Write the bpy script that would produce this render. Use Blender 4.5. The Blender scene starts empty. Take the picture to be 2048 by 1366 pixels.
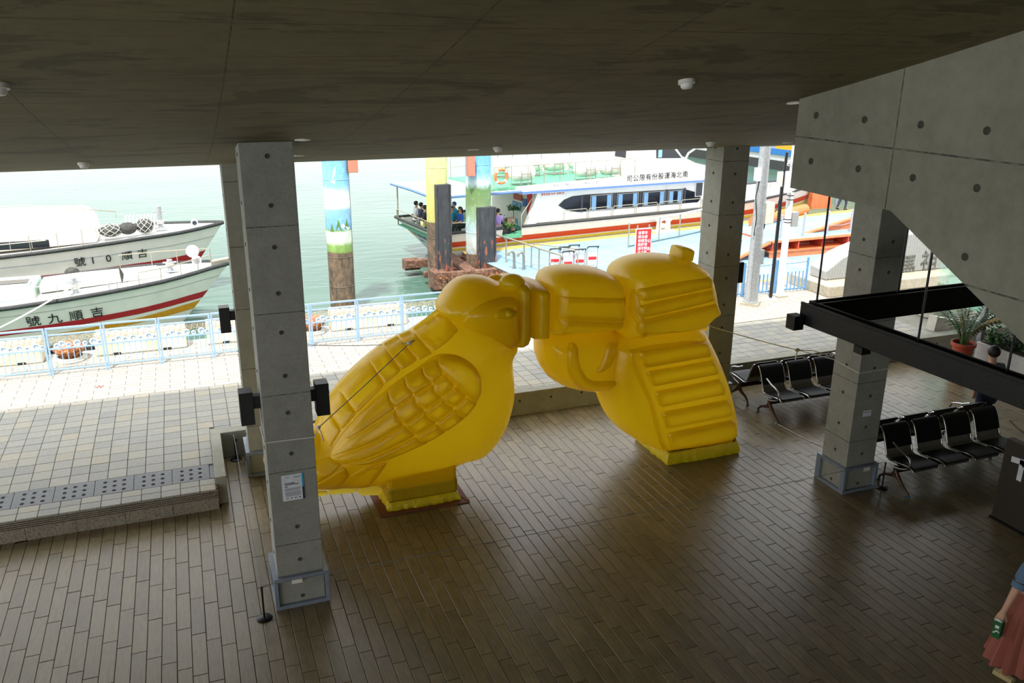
import bpy, math, random
import numpy as np
from mathutils import Vector, Matrix
from mathutils.geometry import delaunay_2d_cdt

random.seed(7); np.random.seed(7)
SC = bpy.context.scene
COL = SC.collection
PI = math.pi

# ------------------------------------------------------------------ camera
EYE = np.array([0.0, 0.0, 6.0])
FOC = 1716.26                      # focal length in pixels of the 2048 x 1366 frame
PITCH, YAW, ROLL = 0.317774, 0.364674, 0.006429
def _axes():
    cy, sy, cp, sp = math.cos(YAW), math.sin(YAW), math.cos(PITCH), math.sin(PITCH)
    w = np.array([sy*cp, cy*cp, -sp]); r = np.array([cy, -sy, 0.0]); u = np.cross(r, w)
    return math.cos(ROLL)*r + math.sin(ROLL)*u, -math.sin(ROLL)*r + math.cos(ROLL)*u, w
CR, CU, CW = _axes()
cam = bpy.data.cameras.new('camera')
cam.sensor_width = 36.0; cam.lens = FOC/2048*36; cam.clip_start = 0.05; cam.clip_end = 500
camo = bpy.data.objects.new('camera', cam); COL.objects.link(camo)
camo.matrix_world = Matrix(((CR[0], CU[0], -CW[0], EYE[0]), (CR[1], CU[1], -CW[1], EYE[1]), (CR[2], CU[2], -CW[2], EYE[2]), (0, 0, 0, 1)))
SC.camera = camo

# ------------------------------------------------------------------ world, sun, exposure
W = bpy.data.worlds.new('sky'); SC.world = W; W.use_nodes = True
W.node_tree.nodes['Background'].inputs[0].default_value = (0.96, 0.985, 1.0, 1)
W.node_tree.nodes['Background'].inputs[1].default_value = 0.9
sun = bpy.data.lights.new('sun', 'SUN'); sun.energy = 2.6; sun.angle = math.radians(3); sun.color = (1.0, 0.96, 0.88)
suno = bpy.data.objects.new('sun', sun); COL.objects.link(suno)
suno.rotation_euler = Vector((-0.26, -0.40, 0.88)).to_track_quat('Z', 'Y').to_euler()
SC.view_settings.view_transform = 'Standard'; SC.view_settings.look = 'None'
SC.view_settings.gamma = 1; SC.view_settings.use_curve_mapping = False
SC.view_settings.exposure = 1.32
SC.cycles.max_bounces = 8; SC.cycles.diffuse_bounces = 6; SC.cycles.transparent_max_bounces = 12
SC.cycles.caustics_reflective = False; SC.cycles.caustics_refractive = False

# a measured point of the picture as a place at a known depth, height or plane
def ray(x, y): return CR*(x-1024)/FOC - CU*(y-683)/FOC + CW
def at_y(x, y, Y): d = ray(x, y); return EYE + d*(Y/d[1])
def at_x(x, y, X): d = ray(x, y); return EYE + d*(X/d[0])
def at_z(x, y, z): d = ray(x, y); return EYE + d*((z-EYE[2])/d[2])
def seen(p):
    d = np.asarray(p, float) - EYE; k = d @ CW
    if k < 0.1: return None
    return 1024+FOC*(d @ CR)/k, 683-FOC*(d @ CU)/k

# ------------------------------------------------------------------ materials
MATS = {}
def L(c):      # sRGB 0..255 -> linear
    return tuple(((v/255)/12.92 if v/255 <= .04045 else ((v/255+.055)/1.055)**2.4) for v in c) + (1,)
class NT:
    def __init__(s, name):
        s.m = bpy.data.materials.new(name); s.m.use_nodes = True; s.t = s.m.node_tree
        s.b = s.t.nodes['Principled BSDF']; s.out = s.t.nodes['Material Output']; MATS[name] = s.m
    def n(s, ty, **kw):
        nd = s.t.nodes.new(ty)
        for k, v in kw.items():
            if k in nd.inputs: nd.inputs[k].default_value = v
            else: setattr(nd, k, v)
        return nd
    def l(s, a, b): s.t.links.new(a, b)
    def co(s, kind='Object', scale=(1, 1, 1), rot=(0, 0, 0), loc=(0, 0, 0)):
        tc = s.n('ShaderNodeTexCoord'); mp = s.n('ShaderNodeMapping')
        mp.inputs['Scale'].default_value = scale; mp.inputs['Rotation'].default_value = rot; mp.inputs['Location'].default_value = loc
        s.l(tc.outputs[kind], mp.inputs[0]); return mp.outputs[0]
    def world(s, scale=(1, 1, 1), rot=(0, 0, 0), loc=(0, 0, 0)):
        g = s.n('ShaderNodeNewGeometry'); mp = s.n('ShaderNodeMapping')
        mp.inputs['Scale'].default_value = scale; mp.inputs['Rotation'].default_value = rot; mp.inputs['Location'].default_value = loc
        s.l(g.outputs['Position'], mp.inputs[0]); return mp.outputs[0]
    def noise(s, vec, scale=5, detail=4, rough=.55, dist=0):
        n = s.n('ShaderNodeTexNoise', Scale=scale, Detail=detail, Roughness=rough, Distortion=dist)
        if vec is not None: s.l(vec, n.inputs['Vector'])
        return n.outputs['Fac']
    def ramp(s, fac, stops):
        r = s.n('ShaderNodeValToRGB'); e = r.color_ramp.elements
        while len(e) < len(stops): e.new(.5)
        for i, (p, c) in enumerate(stops): e[i].position = p; e[i].color = c if len(c) == 4 else (*c, 1)
        s.l(fac, r.inputs[0]); return r.outputs[0]
    def mix(s, a, b, fac, mode='MIX'):
        m = s.n('ShaderNodeMix', data_type='RGBA', blend_type=mode)
        for v, i in ((fac, 0), (a, 6), (b, 7)):
            if hasattr(v, 'is_linked'): s.l(v, m.inputs[i])
            else: m.inputs[i].default_value = v
        return m.outputs[2]
    def math(s, op, a, b=0.0, c=0.0):
        m = s.n('ShaderNodeMath', operation=op)
        for v, i in ((a, 0), (b, 1), (c, 2)):
            if hasattr(v, 'is_linked'): s.l(v, m.inputs[i])
            else: m.inputs[i].default_value = v
        return m.outputs[0]
    def bump(s, h, strength=.3, dist=.01):
        b = s.n('ShaderNodeBump', Strength=strength, Distance=dist); s.l(h, b.inputs['Height']); s.l(b.outputs[0], s.b.inputs['Normal'])
    def base(s, c):
        if hasattr(c, 'is_linked'): s.l(c, s.b.inputs['Base Color'])
        else: s.b.inputs['Base Color'].default_value = c
    def set(s, **kw):
        for k, v in kw.items():
            k = k.replace('_', ' ')
            if hasattr(v, 'is_linked'): s.l(v, s.b.inputs[k])
            else: s.b.inputs[k].default_value = v
        return s
    def piece_random(s):      # one number per piece, for single pieces and for joined ones
        oi = s.n('ShaderNodeObjectInfo'); g = s.n('ShaderNodeNewGeometry')
        return s.math('FRACT', s.math('ADD', oi.outputs['Random'], g.outputs['Random Per Island']))

def plain(name, rgb, rough=.5, metal=0.0, noise=0.06, nscale=9, spec=.5, coat=0):
    if name in MATS: return MATS[name]
    t = NT(name); c = L(rgb)
    v = t.noise(t.co(), nscale, 5)
    lo = tuple(max(0, x*(1-noise*2)) for x in c[:3]); hi = tuple(min(1, x*(1+noise)) for x in c[:3])
    t.base(t.ramp(v, [(.3, lo), (.7, hi)])); t.set(Roughness=rough, Metallic=metal)
    t.b.inputs['Specular IOR Level'].default_value = spec
    if coat: t.b.inputs['Coat Weight'].default_value = coat
    return t.m

def concrete(name, rgb, seams=None, rough=.75, speckle=0.0, board=False):
    t = NT(name); c = np.array(L(rgb)[:3]); p = t.world()
    big = t.noise(p, .9, 5, .6); mid = t.noise(p, 7, 6, .65); fine = t.noise(p, 120, 2)
    col = t.ramp(big, [(.3, tuple(c*.72)), (.7, tuple(c*1.15))])
    col = t.mix(col, t.ramp(mid, [(.35, tuple(c*.7)), (.65, tuple(c*1.2))]), .35)
    if speckle: col = t.mix(col, t.ramp(fine, [(.42, tuple(c*.35)), (.58, tuple(c*1.5))]), speckle)
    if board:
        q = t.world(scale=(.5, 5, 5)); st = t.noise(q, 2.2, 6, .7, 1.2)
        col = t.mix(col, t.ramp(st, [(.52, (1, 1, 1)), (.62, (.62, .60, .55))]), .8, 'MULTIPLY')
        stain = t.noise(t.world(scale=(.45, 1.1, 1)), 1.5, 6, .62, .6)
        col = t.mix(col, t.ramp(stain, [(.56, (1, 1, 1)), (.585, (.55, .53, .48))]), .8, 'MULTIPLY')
    h = t.math('ADD', mid, t.math('MULTIPLY', fine, .4))
    if seams:
        g = t.n('ShaderNodeNewGeometry'); sx = t.n('ShaderNodeSeparateXYZ'); t.l(g.outputs['Position'], sx.inputs[0])
        ln = None
        for ax, per, off, wd in seams:
            v = t.math('FRACT', t.math('DIVIDE', t.math('SUBTRACT', sx.outputs[ax], off-wd/2), per))
            k = t.math('LESS_THAN', v, wd/per); ln = k if ln is None else t.math('MAXIMUM', ln, k)
        wob = t.ramp(t.noise(p, 14, 3), [(.35, (.25, .25, .25)), (.6, (1, 1, 1))])
        col = t.mix(col, tuple(c*.25)+(1,), t.math('MULTIPLY', ln, wob))
        h = t.math('SUBTRACT', h, t.math('MULTIPLY', ln, 2.0))
    t.base(col); t.set(Roughness=rough); t.b.inputs['Specular IOR Level'].default_value = .3
    t.bump(h, .25, .01); return t.m

# ------------------------------------------------------------------ mesh helpers
def link(o, parent=None):
    COL.objects.link(o)
    if parent is not None: o.parent = parent
    return o
def tag(o, label, cat, group=None, kind=None):
    if label: o['label'] = label
    if cat: o['category'] = cat
    if group: o['group'] = group
    if kind: o['kind'] = kind
    return o
def thing(name, label, cat, loc=(0, 0, 0), rz=0.0, group=None):
    o = bpy.data.objects.new(name, None); o.empty_display_size = .1
    o.location = loc; o.rotation_euler = (0, 0, rz); COL.objects.link(o); return tag(o, label, cat, group)

class MB:
    def __init__(s): s.v = []; s.f = []
    def add(s, vs, fs):
        k = len(s.v); s.v += [tuple(map(float, p)) for p in vs]; s.f += [tuple(i+k for i in f) for f in fs]; return s
    def box(s, x0, x1, y0, y1, z0, z1):
        return s.add([(x0, y0, z0), (x1, y0, z0), (x1, y1, z0), (x0, y1, z0), (x0, y0, z1), (x1, y0, z1), (x1, y1, z1), (x0, y1, z1)],
                     [(0, 3, 2, 1), (4, 5, 6, 7), (0, 1, 5, 4), (1, 2, 6, 5), (2, 3, 7, 6), (3, 0, 4, 7)])
    def bar(s, a, b, w, h, up=(0, 0, 1)):       # rectangular bar from a to b
        a, b = np.array(a, float), np.array(b, float); d = b-a; d /= np.linalg.norm(d); up = np.array(up, float)
        sd = np.cross(d, up)
        if np.linalg.norm(sd) < 1e-6: sd = np.cross(d, (1, 0, 0))
        sd /= np.linalg.norm(sd); u = np.cross(sd, d); sd = sd*w/2; u = u*h/2
        vs = [a-sd-u, a+sd-u, a+sd+u, a-sd+u, b-sd-u, b+sd-u, b+sd+u, b-sd+u]
        return s.add(vs, [(0, 3, 2, 1)[::-1], (4, 5, 6, 7)[::-1], (0, 1, 5, 4)[::-1], (1, 2, 6, 5)[::-1], (2, 3, 7, 6)[::-1], (3, 0, 4, 7)[::-1]])
    def tube(s, pts, r, n=8, cap=True, closed=False):
        P = [np.array(p, float) for p in pts]; m = len(P); rs = r if hasattr(r, '__len__') else [r]*m
        rings = []; ref = None
        for i, p in enumerate(P):
            a, b = (P[i-1], P[(i+1) % m]) if closed else (P[max(i-1, 0)], P[min(i+1, m-1)])
            d = b-a; d = d/(np.linalg.norm(d)+1e-12)
            if ref is None:
                ref = np.array((0, 0, 1.)) if abs(d[2]) < .9 else np.array((1., 0, 0))
            u = np.cross(d, ref); u /= (np.linalg.norm(u)+1e-12); w = np.cross(u, d); ref = w
            rings.append([p + rs[i]*(math.cos(2*PI*k/n)*u + math.sin(2*PI*k/n)*w) for k in range(n)])
        vs = [v for rg in rings for v in rg]; fs = []
        for i in range(m if closed else m-1):
            j = (i+1) % m
            for k in range(n): fs.append((i*n+k, j*n+k, j*n+(k+1) % n, i*n+(k+1) % n))
        if cap and not closed: fs += [tuple(range(n)), tuple(range((m-1)*n, m*n))[::-1]]
        return s.add(vs, fs)
    def cyl(s, a, b, r, r2=None, n=16): return s.tube([a, b], [r, r if r2 is None else r2], n)
    def lathe(s, prof, c=(0, 0, 0), n=20, cap=True):      # prof [(r, z)...]
        vs = []; fs = []; m = len(prof)
        for r, z in prof:
            for k in range(n): vs.append((c[0]+r*math.cos(2*PI*k/n), c[1]+r*math.sin(2*PI*k/n), c[2]+z))
        for i in range(m-1):
            for k in range(n): fs.append((i*n+k, i*n+(k+1) % n, (i+1)*n+(k+1) % n, (i+1)*n+k))
        if cap: fs += [tuple(range(n))[::-1], tuple(range((m-1)*n, m*n))]
        return s.add(vs, fs)
    def prism(s, poly, f0, f1):      # poly of 2D points, f0/f1 map (a, b) -> 3D for both ends
        n = len(poly); vs = [f0(*p) for p in poly]+[f1(*p) for p in poly]
        return s.add(vs, [tuple(range(n)), tuple(range(n, 2*n))[::-1]]+[(i, i+n, (i+1) % n+n, (i+1) % n) for i in range(n)])
    def sphere(s, c, r, n=16, m=10, sq=(1, 1, 1)):
        vs = []; fs = []
        for i in range(m+1):
            t = PI*i/m
            for k in range(n): vs.append((c[0]+r*sq[0]*math.sin(t)*math.cos(2*PI*k/n), c[1]+r*sq[1]*math.sin(t)*math.sin(2*PI*k/n), c[2]-r*sq[2]*math.cos(t)))
        for i in range(m):
            for k in range(n): fs.append((i*n+k, i*n+(k+1) % n, (i+1)*n+(k+1) % n, (i+1)*n+k))
        return s.add(vs, fs)
    def mesh(s, name):
        me = bpy.data.meshes.new(name); me.from_pydata(s.v, [], s.f); me.validate(); me.update(); return me
    def build(s, name, mat, parent=None, smooth=False, bevel=0.0, world=False, fix=True):
        import bmesh
        me = s.mesh(name)
        if fix:
            bm = bmesh.new(); bm.from_mesh(me); bmesh.ops.recalc_face_normals(bm, faces=bm.faces); bm.to_mesh(me); bm.free()
        me.materials.append(MATS[mat] if isinstance(mat, str) else mat)
        if smooth:
            me.polygons.foreach_set('use_smooth', [True]*len(me.polygons))
            me.set_sharp_from_angle(angle=math.radians(48))
        o = bpy.data.objects.new(name, me); link(o, parent)
        if world and parent is not None: o.matrix_parent_inverse = parent_world(parent).inverted()
        if bevel:
            b = o.modifiers.new('edge', 'BEVEL'); b.width = bevel; b.segments = 2; b.limit_method = 'ANGLE'; b.angle_limit = math.radians(40)
        return o
def parent_world(p):
    m = p.matrix_parent_inverse @ p.matrix_basis if p.parent is not None else p.matrix_basis.copy()
    return parent_world(p.parent) @ m if p.parent is not None else m
def inst(me, name, loc, parent=None, rot=(0, 0, 0), scale=(1, 1, 1)):
    o = bpy.data.objects.new(name, me); o.location = loc; o.rotation_euler = rot; o.scale = scale; return link(o, parent)
def copy_tree(root, loc=None, rz=None, label=None, group=None, parent=None):
    c = root.copy(); COL.objects.link(c); c.parent = parent
    if loc is not None: c.location = loc
    if rz is not None: c.rotation_euler = (0, 0, rz)
    if label: c['label'] = label
    if group: c['group'] = group
    for ch in root.children: copy_tree(ch, parent=c)
    return c
TS = bpy.data.scenes.new('workbench')
def evaluated(o):            # mesh of an object with its modifiers, worked out away from the big scene
    TS.collection.objects.link(o); vl = TS.view_layers[0]; vl.update(); dg = vl.depsgraph
    me = bpy.data.meshes.new_from_object(o.evaluated_get(dg)); bpy.data.objects.remove(o); return me
def text(name, body, mat, size, origin, xdir, ydir, parent=None, depth=.004, align='LEFT', world=False, space=1.0, stack=None):
    c = bpy.data.curves.new(name, 'FONT'); c.body = body; c.size = size; c.extrude = depth/2; c.align_x = align; c.space_character = space
    if stack: c.space_line = stack
    c.resolution_u = 3
    me = evaluated(bpy.data.objects.new(name+'_t', c)); bpy.data.curves.remove(c)
    me.name = name; me.materials.clear(); me.materials.append(MATS[mat])
    x = Vector(xdir).normalized(); y = Vector(ydir); y = (y - x*y.dot(x)).normalized(); z = x.cross(y)
    me.transform(Matrix(((x[0], y[0], z[0], origin[0]), (x[1], y[1], z[1], origin[1]), (x[2], y[2], z[2], origin[2]), (0, 0, 0, 1))))
    q = bpy.data.objects.new(name, me); link(q, parent)
    if world and parent is not None: q.matrix_parent_inverse = parent_world(parent).inverted()
    return q

# pieces laid on a surface: the ones that show largest are single parts, the rest one joined part
def lay(parent, name, pieces, mat, limit=300, gap=.004, edge=.004, th=.02, world=True):
    """pieces: (x0, x1, y0, y1, zfun)"""
    rank = []
    for p in pieces:
        c = ((p[0]+p[1])/2, (p[2]+p[3])/2); q = [seen((x, y, p[4](x, y))) for x in p[:2] for y in p[2:4]]
        if any(v is None for v in q): rank.append((0, p)); continue
        inn = sum(0 <= v[0] <= 2048 and 0 <= v[1] <= 1366 for v in q)
        a = abs((q[3][0]-q[0][0])*(q[2][1]-q[1][1])-(q[3][1]-q[0][1])*(q[2][0]-q[1][0]))/2
        rank.append((a if inn >= 2 else 0, p))
    rank.sort(key=lambda t: -t[0]); cache = {}
    def geo(w, d, sl):
        m = MB(); e = edge; a, b = w/2-gap/2, d/2-gap/2
        zz = lambda y: sl*y
        vs = [(-a, -b, zz(-b)-th), (a, -b, zz(-b)-th), (a, b, zz(b)-th), (-a, b, zz(b)-th), (-a, -b, zz(-b)-e), (a, -b, zz(-b)-e), (a, b, zz(b)-e), (-a, b, zz(b)-e),
              (-a+e, -b+e, zz(-b)), (a-e, -b+e, zz(-b)), (a-e, b-e, zz(b)), (-a+e, b-e, zz(b))]
        m.add(vs, [(0, 1, 5, 4), (1, 2, 6, 5), (2, 3, 7, 6), (3, 0, 4, 7), (4, 5, 9, 8), (5, 6, 10, 9), (6, 7, 11, 10), (7, 4, 8, 11), (8, 9, 10, 11)]); return m
    rest = MB()
    for i, (a, p) in enumerate(rank):
        cx, cy = (p[0]+p[1])/2, (p[2]+p[3])/2; sl = (p[4](cx, cy+.1)-p[4](cx, cy-.1))/.2
        key = (round(p[1]-p[0], 3), round(p[3]-p[2], 3), round(sl, 4)); dz = random.uniform(-.0012, .0012)
        if i < limit and a > 40:
            if key not in cache:
                me = geo(*key).mesh(name); me.materials.append(MATS[mat]); cache[key] = me
            o = inst(cache[key], name, (cx, cy, p[4](cx, cy)+dz), parent)
        else:
            g = geo(*key); rest.add([(v[0]+cx, v[1]+cy, v[2]+p[4](cx, cy)+dz) for v in g.v], g.f)
    if rest.v:
        o = rest.build(name+'_field', mat, parent, fix=False); o['kind'] = 'stuff'
# ================================================================== MATERIALS OF THE PLACE
concrete('concrete_column', (150, 150, 140), seams=[(2, .9, .8, .012)], speckle=.22)
concrete('concrete_wall', (140, 138, 122), seams=[(2, .9, 5.345, .014), (1, 1.8, 5.42, .012)], speckle=.06)
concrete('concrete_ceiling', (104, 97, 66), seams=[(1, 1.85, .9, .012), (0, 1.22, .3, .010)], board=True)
concrete('concrete_kerb', (150, 148, 135))
concrete('concrete_pale', (205, 200, 188))
concrete('plank_bed', (62, 54, 42))
plain('tie_hole', (70, 68, 58), .9)

t = NT('wood_plank'); r = t.piece_random()
vec = t.n('ShaderNodeVectorMath', operation='ADD'); cmb = t.n('ShaderNodeCombineXYZ')
t.l(t.math('MULTIPLY', r, 37.0), cmb.inputs[0]); t.l(t.math('MULTIPLY', r, 91.0), cmb.inputs[1])
t.l(t.world(), vec.inputs[0]); t.l(cmb.outputs[0], vec.inputs[1])
mp = t.n('ShaderNodeMapping'); mp.inputs['Scale'].default_value = (9, 1.1, 1); t.l(vec.outputs[0], mp.inputs[0])
g1 = t.noise(mp.outputs[0], 4, 6, .65, .8); g2 = t.noise(vec.outputs[0], 5, 4); g3 = t.noise(vec.outputs[0], 1.6, 3)
col = t.ramp(g1, [(.3, L((97, 86, 61))), (.62, L((129, 117, 88)))])
col = t.mix(col, t.ramp(g2, [(.35, L((94, 82, 60))), (.7, L((138, 122, 96)))]), .28)
col = t.mix(col, t.ramp(g3, [(.30, (.78, .76, .72)), (.5, (1, 1, 1))]), .6, 'MULTIPLY')
col = t.mix(col, t.ramp(r, [(0, (.80, .80, .78)), (.5, (1, .98, .94)), (1, (1.15, 1.13, 1.1))]), .9, 'MULTIPLY')
t.base(col); t.set(Roughness=t.ramp(g2, [(.3, (.29,)*3), (.7, (.37,)*3)])); t.bump(g1, .12, .004); t.b.inputs['Specular IOR Level'].default_value = .5

t = NT('paving_tile'); r = t.piece_random(); p = t.world()
col = t.ramp(r, [(0, L((152, 151, 145))), (.5, L((163, 161, 152))), (.85, L((169, 166, 154))), (.95, L((174, 166, 148))), (1, L((158, 158, 154)))])
n = t.noise(p, 30, 5, .7); col = t.mix(col, t.ramp(n, [(.3, (.72,)*3), (.7, (1.1,)*3)]), .6, 'MULTIPLY')
t.base(col); t.set(Roughness=.7); t.bump(n, .2, .004)

t = NT('granite_strip'); p = t.world(loc=(.1, .02, 0))
bk = t.n('ShaderNodeTexBrick', Scale=1.0); bk.offset = .5
for k, v in (('Brick Width', .5), ('Row Height', .15), ('Mortar Size', .006), ('Mortar Smooth', .3), ('Bias', 0.0)): bk.inputs[k].default_value = v
bk.inputs['Color1'].default_value = L((176, 170, 160)); bk.inputs['Color2'].default_value = L((160, 155, 146)); bk.inputs['Mortar'].default_value = L((90, 83, 74))
t.l(p, bk.inputs['Vector']); n = t.noise(p, 40, 4)
t.base(t.mix(bk.outputs['Color'], t.ramp(n, [(.3, (.82,)*3), (.7, (1.05,)*3)]), .7, 'MULTIPLY')); t.set(Roughness=.75)
t.bump(t.math('SUBTRACT', t.math('MULTIPLY', n, .3), bk.outputs['Fac']), .4, .006)

t = NT('speckled_granite'); n = t.noise(t.world(), 95, 3, .8); m2 = t.noise(t.world(), 3, 3)
t.base(t.mix(t.ramp(n, [(.38, L((70, 66, 58))), (.5, L((140, 130, 112))), (.66, L((178, 168, 148)))]), t.ramp(m2, [(.3, (.75,)*3), (.7, (1.1,)*3)]), .7, 'MULTIPLY')); t.set(Roughness=.6)
plain('drain_grey', (118, 120, 122), .6, noise=.15, nscale=40)
plain('hole_black', (12, 12, 12), .9)
plain('steel_blue_grey', (132, 142, 155), .45, .15)

# ================================================================== SETTING
ZP = .42                                     # height of the quay paving above the hall floor
def zceil(Y):                                # the soffit is curved: it falls towards the water
    return 5.22 - (.25*(Y-8.8) - .0155*((Y-5)**2-(8.8-5)**2)/2)
XL, XR = -10.0, 24.0

fl = MB().box(-10, 20, -8.0, 13.09, -.3, -.02).build('floor', 'plank_bed'); tag(fl, 'grey brown wood-look plank floor of the hall', None, kind='structure')
pieces = []
for i in range(-24, 134):
    x0 = -.585+i*.15; off = (10.164 - i*.15*.985) % .70
    for k in range(3, 20):
        y0, y1 = max(off+k*.70, 3.0), min(off+(k+1)*.70, 13.09)
        if x0 < 0 and y1 > 11.42: y1 = 11.42
        if y1-y0 > .05: pieces.append((x0, x0+.15, y0, y1, lambda x, y: 0.0))
lay(fl, 'plank', pieces, 'wood_plank')

ce = MB(); ys = np.linspace(-8.0, 13.1, 40); zs = [zceil(y) for y in ys]
vs = [(x, y, z) for x in (XL, XR) for y, z in zip(ys, zs)]; n = len(ys)
vs += [(XL, 13.1, 5.15), (XR, 13.1, 5.15), (XL, -8.0, 11.5), (XR, -8.0, 11.5)]
fs = [(i, i+1, n+i+1, n+i) for i in range(n-1)] + [(n-1, 2*n, 2*n+1, 2*n-1), (2*n, 2*n+2, 2*n+3, 2*n+1)]
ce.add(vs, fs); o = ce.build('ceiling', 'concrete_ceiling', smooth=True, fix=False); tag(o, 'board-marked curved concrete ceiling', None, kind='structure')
wb = MB().box(2.0, XR, -8.3, -8.0, -.3, 11.5); wb.box(XL, 2.0, -8.3, -8.0, 3.0, 11.5)  # unseen wall; its low opening is shaped to let light in
tag(wb.build('wall_back', 'concrete_wall'), 'concrete wall behind the viewer with a low opening added for light', None, kind='structure')
tag(MB().box(19.7, 20, -8.0, 9.0, -.3, 10).build('wall_right', 'concrete_wall'), 'plain concrete wall closing the hall', None, kind='structure')

# quay paving outside
def zl(x, y): return ZP if y > 13.1 else .32 + (y-11.42)*(.10/1.68)
qy = lambda x: .015*x
pv = MB()
pv.add([(-16, 13.3, .40), (17.2, 13.3, .40), (17.2, 18.2+qy(17), .40), (-16, 18.2+qy(-16), .40), (-16, 13.3, -3.4), (17.2, 13.3, -3.4), (17.2, 18.2+qy(17), -3.4), (-16, 18.2+qy(-16), -3.4)],
       [(0, 1, 2, 3), (7, 6, 5, 4), (0, 4, 5, 1), (1, 5, 6, 2), (2, 6, 7, 3), (3, 7, 4, 0)])
pave = pv.build('pavement', 'concrete_kerb'); tag(pave, 'quay pavement of square grey tiles and long pale granite strips', None, kind='structure')
ramp = MB().add([(-9, 11.43, 0), (.0, 11.43, 0), (.0, 13.3, 0), (-9, 13.3, 0), (-9, 11.43, .30), (0, 11.43, .30), (0, 13.3, .395), (-9, 13.3, .395)],
                [(0, 3, 2, 1), (4, 5, 6, 7), (0, 1, 5, 4), (1, 2, 6, 5), (2, 3, 7, 6), (3, 0, 4, 7)]).build('pavement_ramp', 'concrete_kerb', pave)
gs = MB(); gy = 15.27
gs.add([(-16, gy-.2, ZP), (17.2, gy+.2, ZP), (17.2, 18.2+qy(17), ZP), (-16, 18.2+qy(-16), ZP), (-16, gy-.2, .4), (17.2, gy+.2, .4), (17.2, 18.2+qy(17), .4), (-16, 18.2+qy(-16), .4)],
       [(0, 1, 2, 3), (0, 4, 5, 1), (1, 5, 6, 2), (2, 6, 7, 3), (3, 7, 4, 0)]).build('granite_strip_paving', 'granite_strip', pave)
pieces = []
for i in range(-34, 73):
    x0 = .0-.2+i*.2465
    if x0 > 14.6: continue
    for k in range(0, 13):
        y0 = 12.15+k*.2465; y1 = y0+.2465
        if x0 > -.2 and y1 < 13.3: continue
        if x0 > -.1 and y0 < 13.3: y0 = 13.3
        lim = 15.27+.012*x0
        if y0 > lim-.03: continue
        y1 = min(y1, lim); x1 = x0+.2465
        if y0 < 13.3 and x1 > -.02: x1 = -.02
        if x1-x0 < .04: continue
        pieces.append((x0, x1, y0, y1, zl))
for i in range(-20, 1):
    for y0, y1 in ((11.40, 11.56), (11.56, 11.72)):
        x0 = -.23+i*.25; x1 = min(x0+.25, -.02)
        if x1-x0 > .04: pieces.append((x0, x1, y0, y1, zl))
lay(pave, 'paving_tile', pieces, 'paving_tile', gap=.008)
for i in range(-12, 1):      # drain covers with nine round holes
    x0 = -.08+i*.5-.5+.5; x0 = -.085+(i-1)*.5; x1 = x0+.5
    if i == 1: continue
    z0, z1 = zl(0, 11.72), zl(0, 12.15)
    m = MB(); m.add([(x0+.004, 11.724, z0), (x1-.004, 11.724, z0), (x1-.004, 12.146, z1), (x0+.004, 12.146, z1), (x0+.004, 11.724, z0-.03), (x1-.004, 11.724, z0-.03), (x1-.004, 12.146, z1-.03), (x0+.004, 12.146, z1-.03)],
                   [(0, 1, 2, 3), (0, 4, 5, 1), (1, 5, 6, 2), (2, 6, 7, 3), (3, 7, 4, 0)])
    d = m.build('drain_cover', 'drain_grey', pave); h = MB()
    for a in range(3):
        for b in range(3):
            cx, cy = x0+.13+a*.122, 11.80+b*.125; z = zl(0, cy)
            h.add([(cx+.026*math.cos(q*PI/8), cy+.026*math.sin(q*PI/8), z+.002+.026*math.sin(q*PI/8)*.0595) for q in range(16)], [tuple(range(16))])
    h.build('drain_hole', 'hole_black', d, fix=False)
m = MB().box(-.08, -.02, 11.724, 12.146, .3, .345).build('drain_cover', 'drain_grey', pave)
# step edge: speckled riser blocks and a ribbed nosing
for i in range(-12, 1):
    x0 = -.6+i*.6; m = MB().box(x0+.003, x0+.597, 11.415, 11.46, 0, .17); m.build('riser_block', 'speckled_granite', pave)
plain('groove_dark', (58, 52, 44), .9)
MB().box(-9, .0, 11.412, 11.46, .17, .318).build('nosing_block', 'groove_dark', pave)
for k in range(5): MB().box(-9, 0, 11.392, 11.413, .176+k*.028, .192+k*.028).build('nosing_rib', 'speckled_granite', pave)

# kerb wall along the edge of the hall
kb = MB().box(.1, 17.2, 13.09, 13.3, -.02, ZP+.005).build('kerb_wall', 'concrete_kerb', bevel=.008); tag(kb, 'low concrete kerb wall under the open side', None, kind='structure')
MB().box(-.02, .13, 11.55, 13.3, 0, ZP+.004).build('kerb_return', 'concrete_kerb', kb, bevel=.008)
hole = MB().lathe([(.0, 0), (.016, .0), (.02, .004), (.024, .004)], n=12, cap=False)
hole_me = hole.mesh('tie_hole'); hole_me.materials.append(MATS['tie_hole'])
for i in range(28): inst(hole_me, 'tie_hole', (.35+i*.6, 13.088, .27), kb, (PI/2, 0, 0))

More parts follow.
